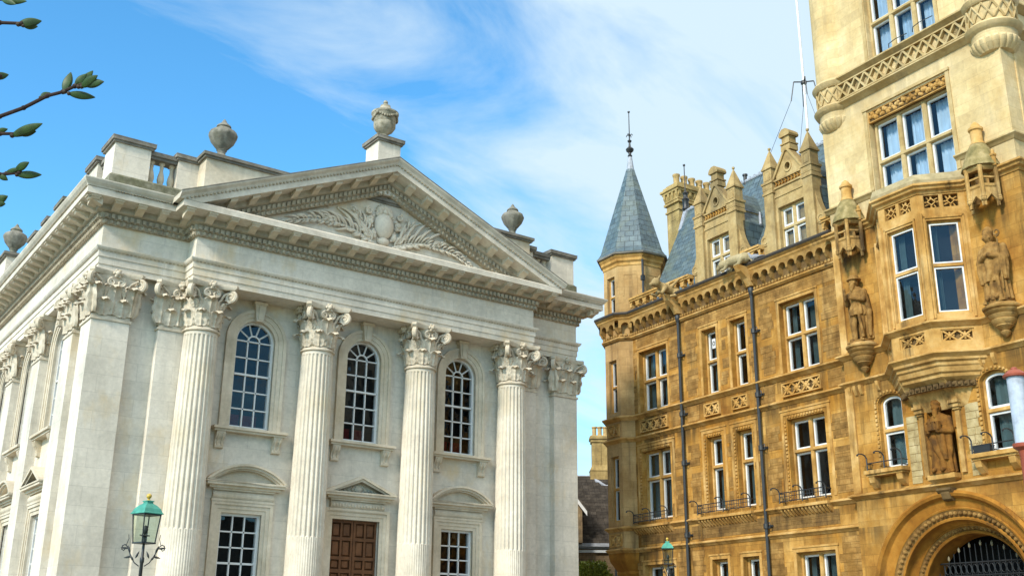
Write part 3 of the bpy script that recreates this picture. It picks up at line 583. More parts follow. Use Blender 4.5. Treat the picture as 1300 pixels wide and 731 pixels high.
# --- windows
def arch_ring(cx, z0, zs, a, r, n=20): return [(cx-a, z0)]+arc(cx, zs, a, r, n)+[(cx+a, z0)]
def upper_window():
    zs = UZ1-UHW; s = MB(); n = 20                  # moulded surround
    for a0, a1, y0 in ((UHW, UHW+.10, -.05), (UHW+.10, UHW+.22, -.075), (UHW+.22, UHW+.31, -.11)):
        s.ring(arch_ring(0, UZ0-.02, zs, a1, a1), arch_ring(0, UZ0-.02, zs, a0, a0), y0, .03)
    s.prism([(-.10, UZ1-.03), (.10, UZ1-.03), (.16, 10.40), (-.16, 10.40)], -.19, .03); s.box(-.19, .19, -.22, .03, 10.40, 10.48); s.box(-.055, .055, -.215, -.19, UZ1+.02, 10.38)
    sl = MB(); sl.box(-1.0, 1.0, -.22, .03, 6.80, 6.86); sl.box(-1.04, 1.04, -.28, .03, 6.86, 6.93)
    brs = []
    for sg in (-1, 1):
        br = MB(); brs.append(br); x = sg*.80; br.prismx([(.02, 6.80), (-.19, 6.80), (-.20, 6.74), (-.17, 6.66), (-.10, 6.58), (-.075, 6.48), (-.10, 6.42), (-.09, 6.37), (.02, 6.34)], x-.12, x+.12)
        for q in (-.06, .06): br.tube([(x+q, -.21, 6.76), (x+q, -.17, 6.64), (x+q, -.10, 6.55), (x+q, -.09, 6.44)], .022, 6)
    sa = MB(); y0, y1 = .12, .19; b = .0175          # white sash bars
    sa.ring(arch_ring(0, UZ0, zs, UHW, UHW), arch_ring(0, UZ0, zs, UHW-.06, UHW-.06), y0-.03, y1+.03); sa.box(-UHW, UHW, y0-.04, y1+.03, UZ0, UZ0+.08)
    zz = [UZ0+.08+(zs-UZ0-.08)*k/5 for k in range(6)]
    for x in (-.165, .165): sa.box(x-b, x+b, y0, y1, UZ0+.05, zs)
    for k in range(1, 6): q = b*(1.5 if k == 3 else 1); sa.box(-.52, .52, y0+(.0 if k != 3 else -.03), y1+.01, zz[k]-q, zz[k]+q)
    sa.ring(arch_ring(0, zs, zs, .19, .19, 12), arch_ring(0, zs, zs, .15, .15, 12), y0, y1)
    for k in range(1, 5):
        a = pi*k/5; sa.tube([(.17*cos(a), .155, zs+.17*sin(a)), (.52*cos(a), .155, zs+.52*sin(a))], .024, 4)
    gl = MB(); rg = random.Random(8)
    for k in range(5):
        for j, (xa, xb) in enumerate(((-.53, -.165), (-.165, .165), (.165, .53))): q = [rg.uniform(-.004, .004) for _ in range(3)]; gl.quad((xa, .16+q[0], zz[k]), (xb, .16+q[1], zz[k]), (xb, .16+q[1]+q[2], zz[k+1]), (xa, .16+q[0]+q[2], zz[k+1]))
    gl.add([(x, .16, z) for x, z in arc(0, zs, UHW-.02, UHW-.02, 20)], [tuple(range(21))])
    rd = MB()
    for x in (-.28, .22): rd.box(x-.20, x+.20, .55, .62, 6.4, 7.42)
    return spec('window', s, PORT_WARM, [spec('sill', sl, PORT_WARM)]+[spec('bracket', q, PORT_WARM) for q in brs]+[spec('sash', sa, WHITE), spec('pane', gl, GLASS), spec('red_chair_backs', rd, REDSEAT)])
def flat_sides(sp, lvl=0): return sp
def hood(kind):
    h = MB(); w_ = 1.08
    for x0, x1, z0, z1, y in ((-.87, .87, 5.0, 5.06, -.118), (-.86, .86, 5.28, 5.33, -.14), (-.98, .98, 5.33, 5.40, -.20), (-w_, w_, 5.40, 5.47, -.30), (-w_-.03, w_+.03, 5.47, 5.51, -.33)): h.box(x0, x1, y, .03, z0, z1)
    h.loft([[(x, -.06-.07*sin(pi*k/6), 5.04+.24*k/6) for x in (-.84, .84)]+[(x, .03, 5.04+.24*k/6) for x in (.84, -.84)] for k in range(7)])
    if kind == 'tri':
        for a, y in ((.0, -.33), (.075, -.27)):
            o = [(-w_-.03+a*1.6, 5.51), (0, 5.98-a), (w_+.03-a*1.6, 5.51)]; i_ = [(-w_+.17+a*1.6, 5.51), (0, 5.90-a), (w_-.17-a*1.6, 5.51)]
            h.ring(o, i_, y, .03)
        h.prism([(-.9, 5.51), (.9, 5.51), (0, 5.86)], -.06, .03)
    else:
        R = (w_*w_+.44**2)/(2*.44); zc = 5.95-R; th = math.asin(w_/R)
        def A(r): return [(r*sin(-th+2*th*k/20), zc+r*cos(-th+2*th*k/20)) for k in range(21)]
        for r0, r1, y in ((R+.03, R-.03, -.33), (R-.03, R-.09, -.27), (R-.09, R-.13, -.2)):
            o, i_ = A(r0), A(r1); h.ring(o+[(o[-1][0], 5.45)], i_+[(i_[-1][0], 5.45)], y, .03)
        h.prism([(x, max(5.5, z)) for x, z in A(R-.1)], -.06, .03)
    return h
def lower_surround(hw, ztop, zb):
    s = MB()
    for a0, a1, y in ((0, .10, -.04), (.10, .20, -.065), (.20, .29, -.10)):
        s.ring([(-hw-a1, zb), (-hw-a1, ztop+a1), (hw+a1, ztop+a1), (hw+a1, zb)], [(-hw-a0, zb), (-hw-a0, ztop+a0), (hw+a0, ztop+a0), (hw+a0, zb)], y, .03)
    return s
def lower_window(kind):
    s = lower_surround(.56, 4.72, 2.15); s.box(-.98, .98, -.22, .03, 2.03, 2.15)
    sa = MB(); y0, y1 = .12, .19; b = .0175; sa.frame(-.56, .56, 2.2, 4.72, .065, y0-.03, y1+.03)
    for x in (-.165, .165): sa.box(x-b, x+b, y0, y1, 2.25, 4.68)
    for k in range(1, 7): z = 2.265+(4.655-2.265)*k/6.; q = b*(1.5 if k == 3 else 1); sa.box(-.52, .52, y0, y1+.01, z-q, z+q) if k < 6 else None
    gl = MB(); rg = random.Random(5)
    for k in range(6):
        za, zb = 2.265+2.39*k/6, 2.265+2.39*(k+1)/6
        for xa, xb in ((-.52, -.165), (-.165, .165), (.165, .52)): q = [rg.uniform(-.004, .004) for _ in range(3)]; gl.quad((xa, .16+q[0], za), (xb, .16+q[1], za), (xb, .16+q[1]+q[2], zb), (xa, .16+q[0]+q[2], zb))
    return spec('window', s, PORT_WARM, [spec('window_pediment', hood(kind), PORT_WARM), spec('sash', sa, WHITE), spec('pane', gl, GLASS)])
UW = upper_window(); LT = lower_window('tri'); LS = lower_window('seg'); FW = T((0, YW, 0))
for dx in (-3.367, 0, 3.367): inst(UW, hall, HI @ FW @ T((XC+dx, 0, 0)))
for dx in (-3.367, 3.367): inst(LS, hall, HI @ FW @ T((XC+dx, 0, 0)))
for i, x in enumerate(BAYS): inst(UW, hall, HI @ SIDE @ T((x, 0, 0))); inst(LT if i % 2 == 0 else LS, hall, HI @ SIDE @ T((x, 0, 0)))
# door
ds = lower_surround(.74, 4.78, 1.2); dh = hood('tri')
for k in range(10): a = pi*k/9; dh.ball((.20*cos(a), -.07, 5.60+.11*sin(a)), .045, 6, 5)
dh.ball((0, -.06, 5.62), .13, 10, 8, (1.1, .6, .8))
for sg in (-1, 1):
    for k in range(4): dh.ball((sg*(.32+.12*k), -.06, 5.60-.02*k), .05-.006*k, 6, 5)
for k in range(17): dh.ball((-.76+1.52*k/16, -.135, 5.16), .045, 6, 5, (1, .6, 1.3))
door = spec('door_surround', ds, PORT_WARM, [spec('door_pediment', dh, PORT_WARM)])
dd = inst(door, hall, HI @ FW @ T((XC, 0, 0)))
lf = MB(); rec = MB()
for sg in (-1, 1):
    x0, x1 = (0.008, .73) if sg > 0 else (-.73, -.008); rec.box(x0, x1, .17, .2, 1.22, 4.77)
    xs = [x0+.07, x0+.335, x0+.395, x1-.06]; zs = [1.5, 1.95, 2.05, 2.5, 2.6, 2.9, 3.0, 3.35, 3.45, 3.70, 3.79, 4.22, 4.31, 4.70]
    for a, b in ((x0, xs[0]), (xs[1], xs[2]), (xs[3], x1)): lf.box(a, b, .11, .17, 1.22, 4.77)
    zb = [1.22]+zs+[4.77]
    for k in range(0, len(zb)-1, 2):
        for a, b in ((xs[0], xs[1]), (xs[2], xs[3])): lf.box(a, b, .112, .17, zb[k], zb[k+1])
    for k in range(1, len(zb)-2, 2):
        for a, b in ((xs[0], xs[1]), (xs[2], xs[3])):
            za, zc_ = zb[k], zb[k+1]; q = .05; vs = [(a+.012, .17, za+.012), (b-.012, .17, za+.012), (b-.012, .17, zc_-.012), (a+.012, .17, zc_-.012), (a+q, .12, za+q), (b-q, .12, za+q), (b-q, .12, zc_-q), (a+q, .12, zc_-q)]
            lf.add(vs, [(0, 1, 5, 4), (1, 2, 6, 5), (2, 3, 7, 6), (3, 0, 4, 7), (4, 5, 6, 7)])
do = part('door', lf, OAK, hall, M=HI @ FW @ T((XC, 0, 0))); part('door_panels', rec, OAK_DARK, do)
# --- urns standing on the hall
def urn(name, label, x, y, z, s, m, festoon=False):
    u = MB(); g_ = lambda a, zz: 1+.035*abs(cos(6*a)) if .42 < zz < .95 else 1
    if festoon:
        u.box(-.26, .26, -.26, .26, 0, .07); P = [(.22, .07), (.20, .12), (.11, .17), (.10, .24), (.13, .27), (.24, .36), (.31, .48), (.33, .60), (.31, .62), (.33, .64), (.36, .84), (.41, .90), (.41, .95), (.36, .98), (.24, 1.04), (.17, 1.12), (.15, 1.20), (.07, 1.24), (.05, 1.27), (.075, 1.31), (.05, 1.37), (.01, 1.39)]
        body = MB().lathe(P, n=48, mod=lambda a, zz: 1+.06*abs(cos(8*a)) if .3 < zz < .6 else 1)
        for k in range(4):
            a = k*pi/2+.5
            for j in range(9): t = j/8; b = a+t*pi/2; body.ball((.37*cos(b), .37*sin(b), .86-.13*sin(pi*t)), .042, 6, 4)
            body.ball((.40*cos(a), .40*sin(a), .84), .06, 6, 5)
    else:
        u.box(-.30, .30, -.30, .30, 0, .08); P = [(.27, .08), (.22, .12), (.14, .17), (.11, .22), (.12, .30), (.15, .33), (.13, .35), (.20, .42), (.32, .58), (.385, .74), (.40, .80), (.36, .90), (.28, .96), (.20, 1.00), (.18, 1.04), (.21, 1.06), (.20, 1.10), (.12, 1.17), (.07, 1.22), (.06, 1.26), (.03, 1.30), (.008, 1.33)]
        body = MB().lathe(P, n=48, mod=g_)
    o = root(name, label, 'urn', T((x, y, z)) @ Matrix.Diagonal((s, s, s, 1)), 'stone urns along the roofline of the classical hall')
    part('urn_body', body, m, o, True); part('urn_foot', u, m, o)
urn('stone_urn', 'dark lidded stone urn on the parapet just left of the pediment', CX[0]+.06, YC+.47, 14.235, .98, URN)
urn('stone_urn', 'carved stone urn with swags on the pedestal at the very peak of the pediment', XC, YC+.3, 16.20, 1.04, URN_PALE, True)
urn('stone_urn', 'lidded stone urn on the parapet beside the right slope of the pediment', CX[3]-.0, YC+.47, 14.235, .93, URN)
urn('stone_urn', 'lidded stone urn on the flank parapet, half cut by the left picture edge', HX0-.08, YF+11.95, 14.2, .98, URN)

# =================================================================== GOTHIC COLLEGE BUILDING
AZ = 0.0816539908; tW = Vector((sin(AZ), cos(AZ), 0)); nW = Vector((cos(AZ), -sin(AZ), 0)); OW = nW*24+tW*34
CM = Matrix(((-tW.x, nW.x, 0, OW.x), (-tW.y, nW.y, 0, OW.y), (0, 0, 1, 0), (0, 0, 0, 1)))
col = root('gothic_college_building', 'ornate ochre stone college building with slate turret, gabled dormers and a gateway tower', 'building', CM)
def cp(name, mb, m, parent=None, smooth=False, M=None): return part(name, mb, m, parent or col, smooth, M)
R2 = math.sqrt(.5)
TC = (2.10, .76); TA = 1.12; TR = TA/cos(pi/8)
OCT = [(TC[0]+TR*cos(pi/8+k*pi/4), TC[1]+TR*sin(pi/8+k*pi/4)) for k in range(8)]
def octo(r): return [(TC[0]+r/cos(pi/8)*cos(pi/8+k*pi/4), TC[1]+r/cos(pi/8)*sin(pi/8+k*pi/4)) for k in range(8)]
PT = [(.98, 1.22), (.98, .296), (1.637, -.36), (2.563, -.36), (2.923, 0)]       # turret plan seen from the street
TY, TX0, TX1, TCX = -.25, 13.16, 19.36, 16.25
PM = PT+[(TX0-.001, 0)]
OQ, OHF = 1.10, .65                                  # oriel: projection, half front
OP = [(TCX-OHF-(OQ+TY), TY), (TCX-OHF, -OQ), (TCX+OHF, -OQ), (TCX+OHF+(OQ+TY), TY)]
PTOW = [(TX0, .6), (TX0, TY), (TX1, TY), (TX1, 6)]
PTOR = [(TX0, .6), (TX0, TY)]+OP+[(TX1, TY), (TX1, 6)]
rgl = random.Random(21)
# --- generic window
def cwin(M, x0, x1, z0, z1, cols=1, trans=(), deep=.36, rise=0, curtain=None, teeth=False, bar=.13, parent=None, sash_w=.055, room=.75):
    st = MB().push(M); sa = MB().push(M); gl = MB().push(M); cu = MB().push(M); rm = MB().push(M)
    ys = deep*.52; ym = ys-.03; zt = z1-rise
    st.box(x0, x0+.07, ys, deep, z0, zt); st.box(x1-.07, x1, ys, deep, z0, zt); st.box(x0+.07, x1-.07, ys-.02, deep+.02, z0-.01, z0+.07)
    if not rise: st.box(x0+.07, x1-.07, ys, deep, z1-.07, z1)
    else: st.ring(arc((x0+x1)/2, zt, (x1-x0)/2, rise, 16), arc((x0+x1)/2, zt, (x1-x0)/2-.07, rise-.07, 16), ys, deep)
    a0, a1, c0, c1 = x0+.07, x1-.07, z0+.07, z1-.07
    cw = (a1-a0-bar*(cols-1))/cols
    for k in range(1, cols):
        x = a0+k*cw+(k-.5)*bar; st.prismz([(x-bar/2, ym+.04), (x-bar/4, ym), (x+bar/4, ym), (x+bar/2, ym+.04), (x+bar/2, deep), (x-bar/2, deep)], c0, c1)
    zs = [c0]+[t for t in trans]+[c1]
    for t in trans: st.prismx([(ym-.01, t-bar*.30), (ym-.01, t+bar*.18), (ym+.05, t+bar*.45), (deep, t+bar*.45), (deep, t-bar*.45), (ym+.03, t-bar*.45)], a0, a1)
    if teeth:
        k = int((zt-z0)/.115)
        for j in range(k): st.box(x0-.10, x0-.035, -.035, .02, z0+(j+.15)*(zt-z0)/k, z0+(j+.72)*(zt-z0)/k)
        if not rise:
            k = int((x1-x0)/.115)
            for j in range(k): st.box(x0+(j+.15)*(x1-x0)/k, x0+(j+.72)*(x1-x0)/k, -.035, .02, z1+.035, z1+.10)
        else:
            k = 12
            for j in range(k+1): x, z = arc((x0+x1)/2, zt, (x1-x0)/2+.07, rise+.07, k)[j]; st.box(x-.03, x+.03, -.035, .02, z-.03, z+.03)
    for i in range(cols):
        for j in range(len(zs)-1):
            l, r_ = a0+i*(cw+bar), a0+i*(cw+bar)+cw; b = zs[j]+(bar*.45 if j else 0); t = zs[j+1]-(bar*.45 if j < len(zs)-2 else 0)
            top = (j == len(zs)-2 and rise > 0)
            if not top: sa.frame(l, r_, b, t, sash_w, deep-.10, deep-.02)
            else:
                zc = zt; hw = (r_-l)/2; ri = rise-.07
                sa.ring(arch_ring((l+r_)/2, b, zc, hw, ri, 16), arch_ring((l+r_)/2, b, zc, hw-sash_w, ri-sash_w, 16), deep-.10, deep-.02); sa.box(l, r_, deep-.10, deep-.02, b, b+sash_w)
            q = [rgl.uniform(-.006, .006) for _ in range(3)]; gl.quad((l+.02, deep-.05+q[0], b+.02), (r_-.02, deep-.05+q[1], b+.02), (r_-.02, deep-.05+q[1]+q[2], t-.02), (l+.02, deep-.05+q[0]+q[2], t-.02))
            if curtain is not None:
                f0, f1 = curtain[1] if len(curtain) > 1 else (0, 1); n = 18; xa, xb = l+(r_-l)*f0, l+(r_-l)*f1
                row = [(xa+(xb-xa)*k/n, deep+.16+.035*sin(k*2.1+i)+.02*sin(k*.9+j), z) for z in (b, t) for k in range(n+1)]
                cu.loft([row[:n+1], row[n+1:]], cap=False, close=False)
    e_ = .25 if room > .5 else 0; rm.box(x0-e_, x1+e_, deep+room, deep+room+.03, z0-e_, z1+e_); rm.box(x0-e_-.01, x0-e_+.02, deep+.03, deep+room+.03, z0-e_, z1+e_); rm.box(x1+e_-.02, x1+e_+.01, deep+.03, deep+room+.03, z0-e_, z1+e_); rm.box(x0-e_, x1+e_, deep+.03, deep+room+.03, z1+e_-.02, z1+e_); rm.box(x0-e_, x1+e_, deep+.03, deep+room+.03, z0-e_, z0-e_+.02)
    o = cp('window', st, TOWER_TRIM if parent == 'pale' else OCHRE_TRIM)
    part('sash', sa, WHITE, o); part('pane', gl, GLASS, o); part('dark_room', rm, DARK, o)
    if curtain is not None: part('curtain', cu, curtain[0], o, True)
    return o
I4 = Matrix.Identity(4)
# --- main wall
Z2, Z1, ZG = (9.58, 11.85), (5.66, 8.13), (1.9, 4.15)
WX = [(3.27, 4.88, 2), (6.80, 7.54, 1), (8.24, 8.96, 1), (10.52, 12.04, 2)]
wl = MB(); wl.wall(2.92, TX0, 0, 12.5, [(a, b, *z) for a, b, _ in WX for z in (Z2, Z1, ZG)], .36)
wl.quad((TX0, 0, 12.5), (2.2, 0, 12.5), (2.2, 0, 13.4), (TX0, 0, 13.4)); wl.quad((1.2, .8, 0), (1.2, 10, 0), (1.2, 10, 13.4), (1.2, .8, 13.4)); wl.quad((1.2, 10, 0), (TX0, 10, 0), (TX0, 10, 13.4), (1.2, 10, 13.4)); wl.quad((1.2, .5, 13.38), (TX0, .5, 13.38), (TX0, 10, 13.38), (1.2, 10, 13.38))
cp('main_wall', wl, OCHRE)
rnd = random.Random(3)
for a, b, c in WX:
    cwin(I4, a, b, *Z2, c, (10.74,), curtain=(CURT_TEAL, (.0, .32)) if rnd.random() < .6 else None)
    cwin(I4, a, b, *Z1, c, (7.15,), curtain=(CURT_TEAL, (.0, .38)) if rnd.random() < .7 else None, teeth=True)
    cwin(I4, a, b, *ZG, c, (), curtain=(CURT_TEAL, (.0, .3)))
nt_ = MB(); nt_.box(7.10, 7.27, .20, .205, 11.18, 11.52); no = cp('window_notice', nt_, WHITE); n2 = MB(); n2.ring([(7.185+.06*cos(k*pi/8), 11.35+.085*sin(k*pi/8)) for k in range(16)], [(7.185+.035*cos(k*pi/8), 11.35+.055*sin(k*pi/8)) for k in range(16)], .194, .20); part('notice_ring', n2, IRON, no)
# toothed patches of brown rubble between the dressed stone
SOOTR = stone('sooty_rubble', (.25, .15, .05), (.17, .095, .03), (.085, .048, .018), (.33, .2, .07), .5, (.03, .02, .01), .8, (.40, .16), .6, .25, .5, 2.2)
def rubble(x0, x1, z0, z1, tl=True, tr=True, y=-.008, m=None):
    ru = MB()
    n = max(1, round((z1-z0)/.24)); h = (z1-z0)/n
    for k in range(n):
        a = x0-(rnd.choice((0, .0, .08, .13)) if tl else 0); b = x1+(rnd.choice((0, .0, .08, .13)) if tr else 0)
        ru.box(a, b, y-rnd.uniform(0, .004), .05, z0+k*h+.004, z0+(k+1)*h-.004)
    cp('rubble_panel', ru, m or RUBBLE)
for (z0, z1, zm) in ((9.66, 12.25, 10.75), (5.70, 8.35, 7.15)):
    for x0, x1 in ((3.0, 3.06), (5.06, 5.50), (5.98, 6.42), (9.16, 9.30), (9.68, 10.12), (12.32, 12.92)):
        rubble(x0, x1, z0, zm-.12); rubble(x0, x1, zm+.12, z1-.35)
    for zz in ((z0+.1, z0+.55), (z0+.65, z0+1.0), (zm+.2, zm+.55), (zm+.65, zm+.95)): rubble(7.80, 7.98, *zz)
for x0, x1 in ((5.1, 5.55), (5.9, 6.35), (9.2, 10.0), (12.3, 13.0), (2.98, 3.1)): rubble(x0, x1, .4, 4.5)
rubble(6.4, 9.3, 4.85, 5.28, 0, 0, m=SOOTR); rubble(3.1, 5.6, 4.85, 5.28, 0, 0, m=SOOTR); rubble(9.55, 12.3, 4.85, 5.28, 0, 0, m=SOOTR); rubble(5.85, 6.3, 4.85, 5.28, 0, 0, m=SOOTR)
for x0, x1 in ((5.1, 5.55), (5.9, 6.5), (9.2, 10.1), (12.3, 13.0)): rubble(x0, x1, 8.78, 9.32, 0, 0)
for x0, x1 in ((3.1, 5.5), (5.95, 9.3), (9.65, 12.9)): rubble(x0, x1, 12.02, 12.42, 0, 0, -.004)
for a, b, _ in WX:
    for z0, z1 in (Z2, Z1, (ZG[0], ZG[1])):
        k = MB(); q = .13 if z0 == Z1[0] else .0
        k.ring([(a-.11-q, z0+.0), (a-.11-q, z1+.11+q), (b+.11+q, z1+.11+q), (b+.11+q, z0+.0)], [(a-q-.005, z0), (a-q-.005, z1+q+.005), (b+q+.005, z1+q+.005), (b+q+.005, z0)], -.022, .03)
        k.box(a-.14-q, b+.14+q, -.045, .03, z1+.115+q, z1+.17+q); cp('window_architrave', k, OCHRE_TRIM)
# --- strings, cornice
def course(name, path, z, h, d, m, parent=None):
    s = MB(); s.sweep([(-.2, z-h/2), (.02, z-h/2), (d*.55, z-h*.18), (d, z+h*.05), (d, z+h*.25), (d*.35, z+h/2), (-.2, z+h/2)], path); return cp(name, s, m, parent)
for p in (PM, PTOR): course('string_course', p, 9.46, .19, .17, OCHRE_TRIM); course('string_course', p, 8.65, .18, .15, OCHRE_TRIM)
course('string_course', PM, 5.45, .17, .15, OCHRE_TRIM); course('string_course', PTOW, 5.47, .17, .16, OCHRE_TRIM); course('string_course', PM, 4.69, .16, .13, OCHRE_TRIM)
s = MB(); s.sweep([(-.2, 13.18), (.22, 13.18), (.27, 13.24), (.28, 13.28), (.36, 13.34), (.36, 13.37), (-.2, 13.40)], PM); cn = cp('cornice', s, OCHRE_TRIM)
s = MB(); s.sweep([(-.1, 13.375), (.375, 13.352), (.40, 13.40), (.385, 13.455), (.33, 13.465), (-.1, 13.43)], PM); part('gutter', s, plain('dark_lead_gutter', (.045, .036, .028), .6, .3), cn)
s = MB(); s.sweep([(-.2, 12.42), (.06, 12.44), (.13, 12.5), (.13, 12.54), (.06, 12.58), (-.2, 12.6)], PM); part('cornice_string', s, OCHRE_TRIM, cn)
def arcade(mb, L_, pitch, z0, zs, r, z1, y0, y1, leg=True):
    n = max(1, round(L_/pitch)); p = L_/n
    for i in range(n):
        cx = (i+.5)*p; pts = arc(cx, zs, r, r, 12)
        for yy in (y0, y1):
            mb.quad((i*p, yy, zs), (cx-r, yy, zs), (cx-r, yy, z1), (i*p, yy, z1)); mb.quad((cx+r, yy, zs), ((i+1)*p, yy, zs), ((i+1)*p, yy, z1), (cx+r, yy, z1))
            for k in range(12): (xa, za), (xb, zb) = pts[k], pts[k+1]; mb.quad((xa, yy, za), (xb, yy, zb), (xb, yy, z1), (xa, yy, z1))
        for k in range(12): (xa, za), (xb, zb) = pts[k], pts[k+1]; mb.quad((xa, y0, za), (xb, y0, zb), (xb, y1, zb), (xa, y1, za))
    for i in range(n+1):
        x = i*p; h = max(.03, p/2-r)
        a, b = max(0, x-h), min(L_, x+h)
        if leg: mb.prismx([(y0, zs), (y0, zs-.05), (y0+.05, zs-.10), (y1*.45+y0*.55, zs-.16), (y1, z0), (y1, zs)], a, b)
        else:
            mb.box(a, b, y0, y1, z0, z0+.08); mb.box(a, b, y0, y1, zs-.07, zs); 
            if b-a > .06: mb.lathe([(min(.07, (b-a)*.4), z0+.08), (.055, z0+.15), (.05, zs-.12), (min(.075, (b-a)*.45), zs-.07)], (a+b)/2, (y0+y1)/2, 10)
ac = MB()
segs = [(PM[i], PM[i+1]) for i in range(1, len(PM)-1)]
for p, q in segs:
    L_ = math.hypot(q[0]-p[0], q[1]-p[1]); ac.push(fr(p[0], p[1], 0, q[0]-p[0], q[1]-p[1])); arcade(ac, L_, .40, 12.68, 12.93, .155, 13.19, -.22, 0)
    n = int(L_/.14)
    for j in range(n): ac.box((j+.2)*L_/n, (j+.8)*L_/n, -.09, .01, 12.60, 12.68)
    ac.pop()
part('corbel_arcade', ac, ARCST, cn)
hb = MB(); hb.box(2.93, TX0-.01, -.012, .03, 12.66, 13.19); part('arcade_back', hb, OCHRE_DARK, cn)  # plate behind the arches, darker brown than the arcade stone
# parapet balustrade
for x0, x1 in ((3.02, 6.50), (9.17, 10.05), (12.72, 13.14)):
    pb = MB(); pb.push(T((x0, 0, 0))); arcade(pb, x1-x0, .43, 13.46, 13.72, .13, 13.86, -.16, .02, False); pb.box(0, x1-x0, -.20, .06, 13.86, 13.93); pb.box(0, x1-x0, -.24, .08, 13.93, 14.0); pb.box(0, x1-x0, -.20, .06, 13.42, 13.48); cp('parapet_balustrade', pb, OCHRE_TRIM)
# --- carved panels
def lattice(mb, bk, x0, x1, z0, z1, n, y=0, w=.05, flower=True, dp=.07):
    bk.box(x0, x1, y+dp, y+dp+.02, z0, z1); mb.frame(x0-.03, x1+.03, z0-.03, z1+.03, .04, y-.02, y+dp)
    for i in range(n):
        a, b = x0+(x1-x0)*i/n, x0+(x1-x0)*(i+1)/n; h = z1-z0; l = math.hypot(b-a, h); ux, uz = w/2*h/l, w/2*(b-a)/l
        mb.prism([(a+ux, z0-uz), (b+ux, z1-uz), (b-ux, z1+uz), (a-ux, z0+uz)], y-.004, y+dp-.01); mb.prism([(a-ux, z1-uz), (b-ux, z0-uz), (b+ux, z0+uz), (a+ux, z1+uz)], y-.008, y+dp-.012)
        if flower: mb.ball(((a+b)/2, y-.0, (z0+z1)/2), min(b-a, h)*.20, 8, 6, (1, .5, 1)); [mb.ball(((a+b)/2+q*(b-a)*.2, y+.02, (z0+z1)/2+q2*h*.2), min(b-a, h)*.11, 6, 4, (1, .6, 1)) for q, q2 in ((0, 1.3), (0, -1.3), (1.3, 0), (-1.3, 0))]
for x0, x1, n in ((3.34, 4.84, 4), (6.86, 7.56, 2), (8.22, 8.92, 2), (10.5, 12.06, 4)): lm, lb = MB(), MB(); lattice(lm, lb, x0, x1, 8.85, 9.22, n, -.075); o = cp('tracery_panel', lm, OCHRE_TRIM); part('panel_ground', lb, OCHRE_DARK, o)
# --- turret
tu = MB()
faces = {5: (4, 5), 6: (5, 6)}
def oface(k): a, b = OCT[k], OCT[(k+1) % 8]; return fr(a[0], a[1], 0, b[0]-a[0], b[1]-a[1]), math.hypot(b[0]-a[0], b[1]-a[1])
TWZ = [(9.70, 11.75), (5.72, 8.1), (13.62, 15.08)]
for k in range(8):
    M, l = oface(k); tu.push(M); front = abs((OCT[k][1]+OCT[(k+1) % 8][1])/2-(TC[1]-TA)) < .01
    tu.wall(0, l, 4.7, 15.62, [(.22, l-.22, *z) for z in TWZ] if front else [], .25)
    if not front: tu.box(.18, l-.18, -.012, .01, 15.05, 15.10); tu.box(.18, .23, -.012, .01, 14.2, 15.05); tu.box(l-.23, l-.18, -.012, .01, 14.2, 15.05)
    else: FM, FL = M, l
    tu.pop()
to = cp('corner_turret', tu, TURR)
for i, z in enumerate(TWZ): cwin(FM, .22, FL-.22, *z, 1, ((z[0]+z[1])/2+(.0 if i != 2 else -.05),), deep=.25, bar=.12, sash_w=.022)
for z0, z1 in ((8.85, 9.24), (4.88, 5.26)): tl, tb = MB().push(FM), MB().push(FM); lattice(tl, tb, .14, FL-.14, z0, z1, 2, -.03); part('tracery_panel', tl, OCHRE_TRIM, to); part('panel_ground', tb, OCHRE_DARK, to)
cb = MB(); cb.loft([[(*p, z) for p in octo(r)] for r, z in ((1.12, 4.62), (1.14, 4.55), (1.10, 4.35), (.92, 4.1), (.84, 4.0), (.86, 3.95), (.84, 3.88), (.6, 3.55), (.3, 3.3))]); part('turret_corbel', cb, RUST, to, True)
ce = MB(); ce.loft([[(*p, z) for p in octo(r)] for r, z in ((1.11, 15.40), (1.15, 15.45), (1.15, 15.55), (1.22, 15.62), (1.22, 15.72), (1.28, 15.80), (1.28, 15.86), (.9, 15.9))]); part('turret_eaves', ce, OCHRE_TRIM, to)
ce = MB(); ce.loft([[(*p, z) for p in octo(r)] for r, z in ((1.1, 15.865), (1.36, 15.87), (1.38, 15.93), (1.2, 15.97))]); part('turret_gutter', ce, LEAD_TOP, to)
sp_ = MB(); sp_.loft([[(*p, z) for p in octo(r)] for r, z in ((1.34, 15.95), (1.22, 16.15), (.16, 19.95))]); me = sp_.mesh('slate_spire'); slope_uv(me); so = link('slate_spire', me, SLATE, to)
f_ = MB(); f_.lathe([(.19, 19.85), (.15, 20.0), (.07, 20.62), (.03, 20.66)], *TC, 8); part('lead_spire_cap', f_, LEADW, to)
f_ = MB(); f_.lathe([(.07, 20.5), (.10, 20.58), (.06, 20.64), (.06, 20.72), (.15, 20.80), (.17, 20.88), (.10, 20.96), (.05, 21.0), (.035, 21.18), (.08, 21.22), (.09, 21.27), (.03, 21.32), (.025, 21.55), (.04, 21.57), (.022, 21.6), (.018, 22.55), (.05, 22.57), (.05, 22.62), (.0, 22.64)], *TC, 12)
for k in range(4): a = k*pi/2+.4; f_.tube([(TC[0], TC[1], 21.5), (TC[0]+.12*cos(a), TC[1]+.12*sin(a), 21.55), (TC[0]+.15*cos(a), TC[1]+.15*sin(a), 21.48)], .018, 5)
part('iron_finial', f_, IRON, to, True)
f_ = MB(); f_.tube([(3.34, .25, 13.9), (3.34, .25, 15.6)], .045, 8); f_.box(3.28, 3.40, .18, .32, 14.75, 14.95); part('turret_downpipe', f_, PIPE, to)
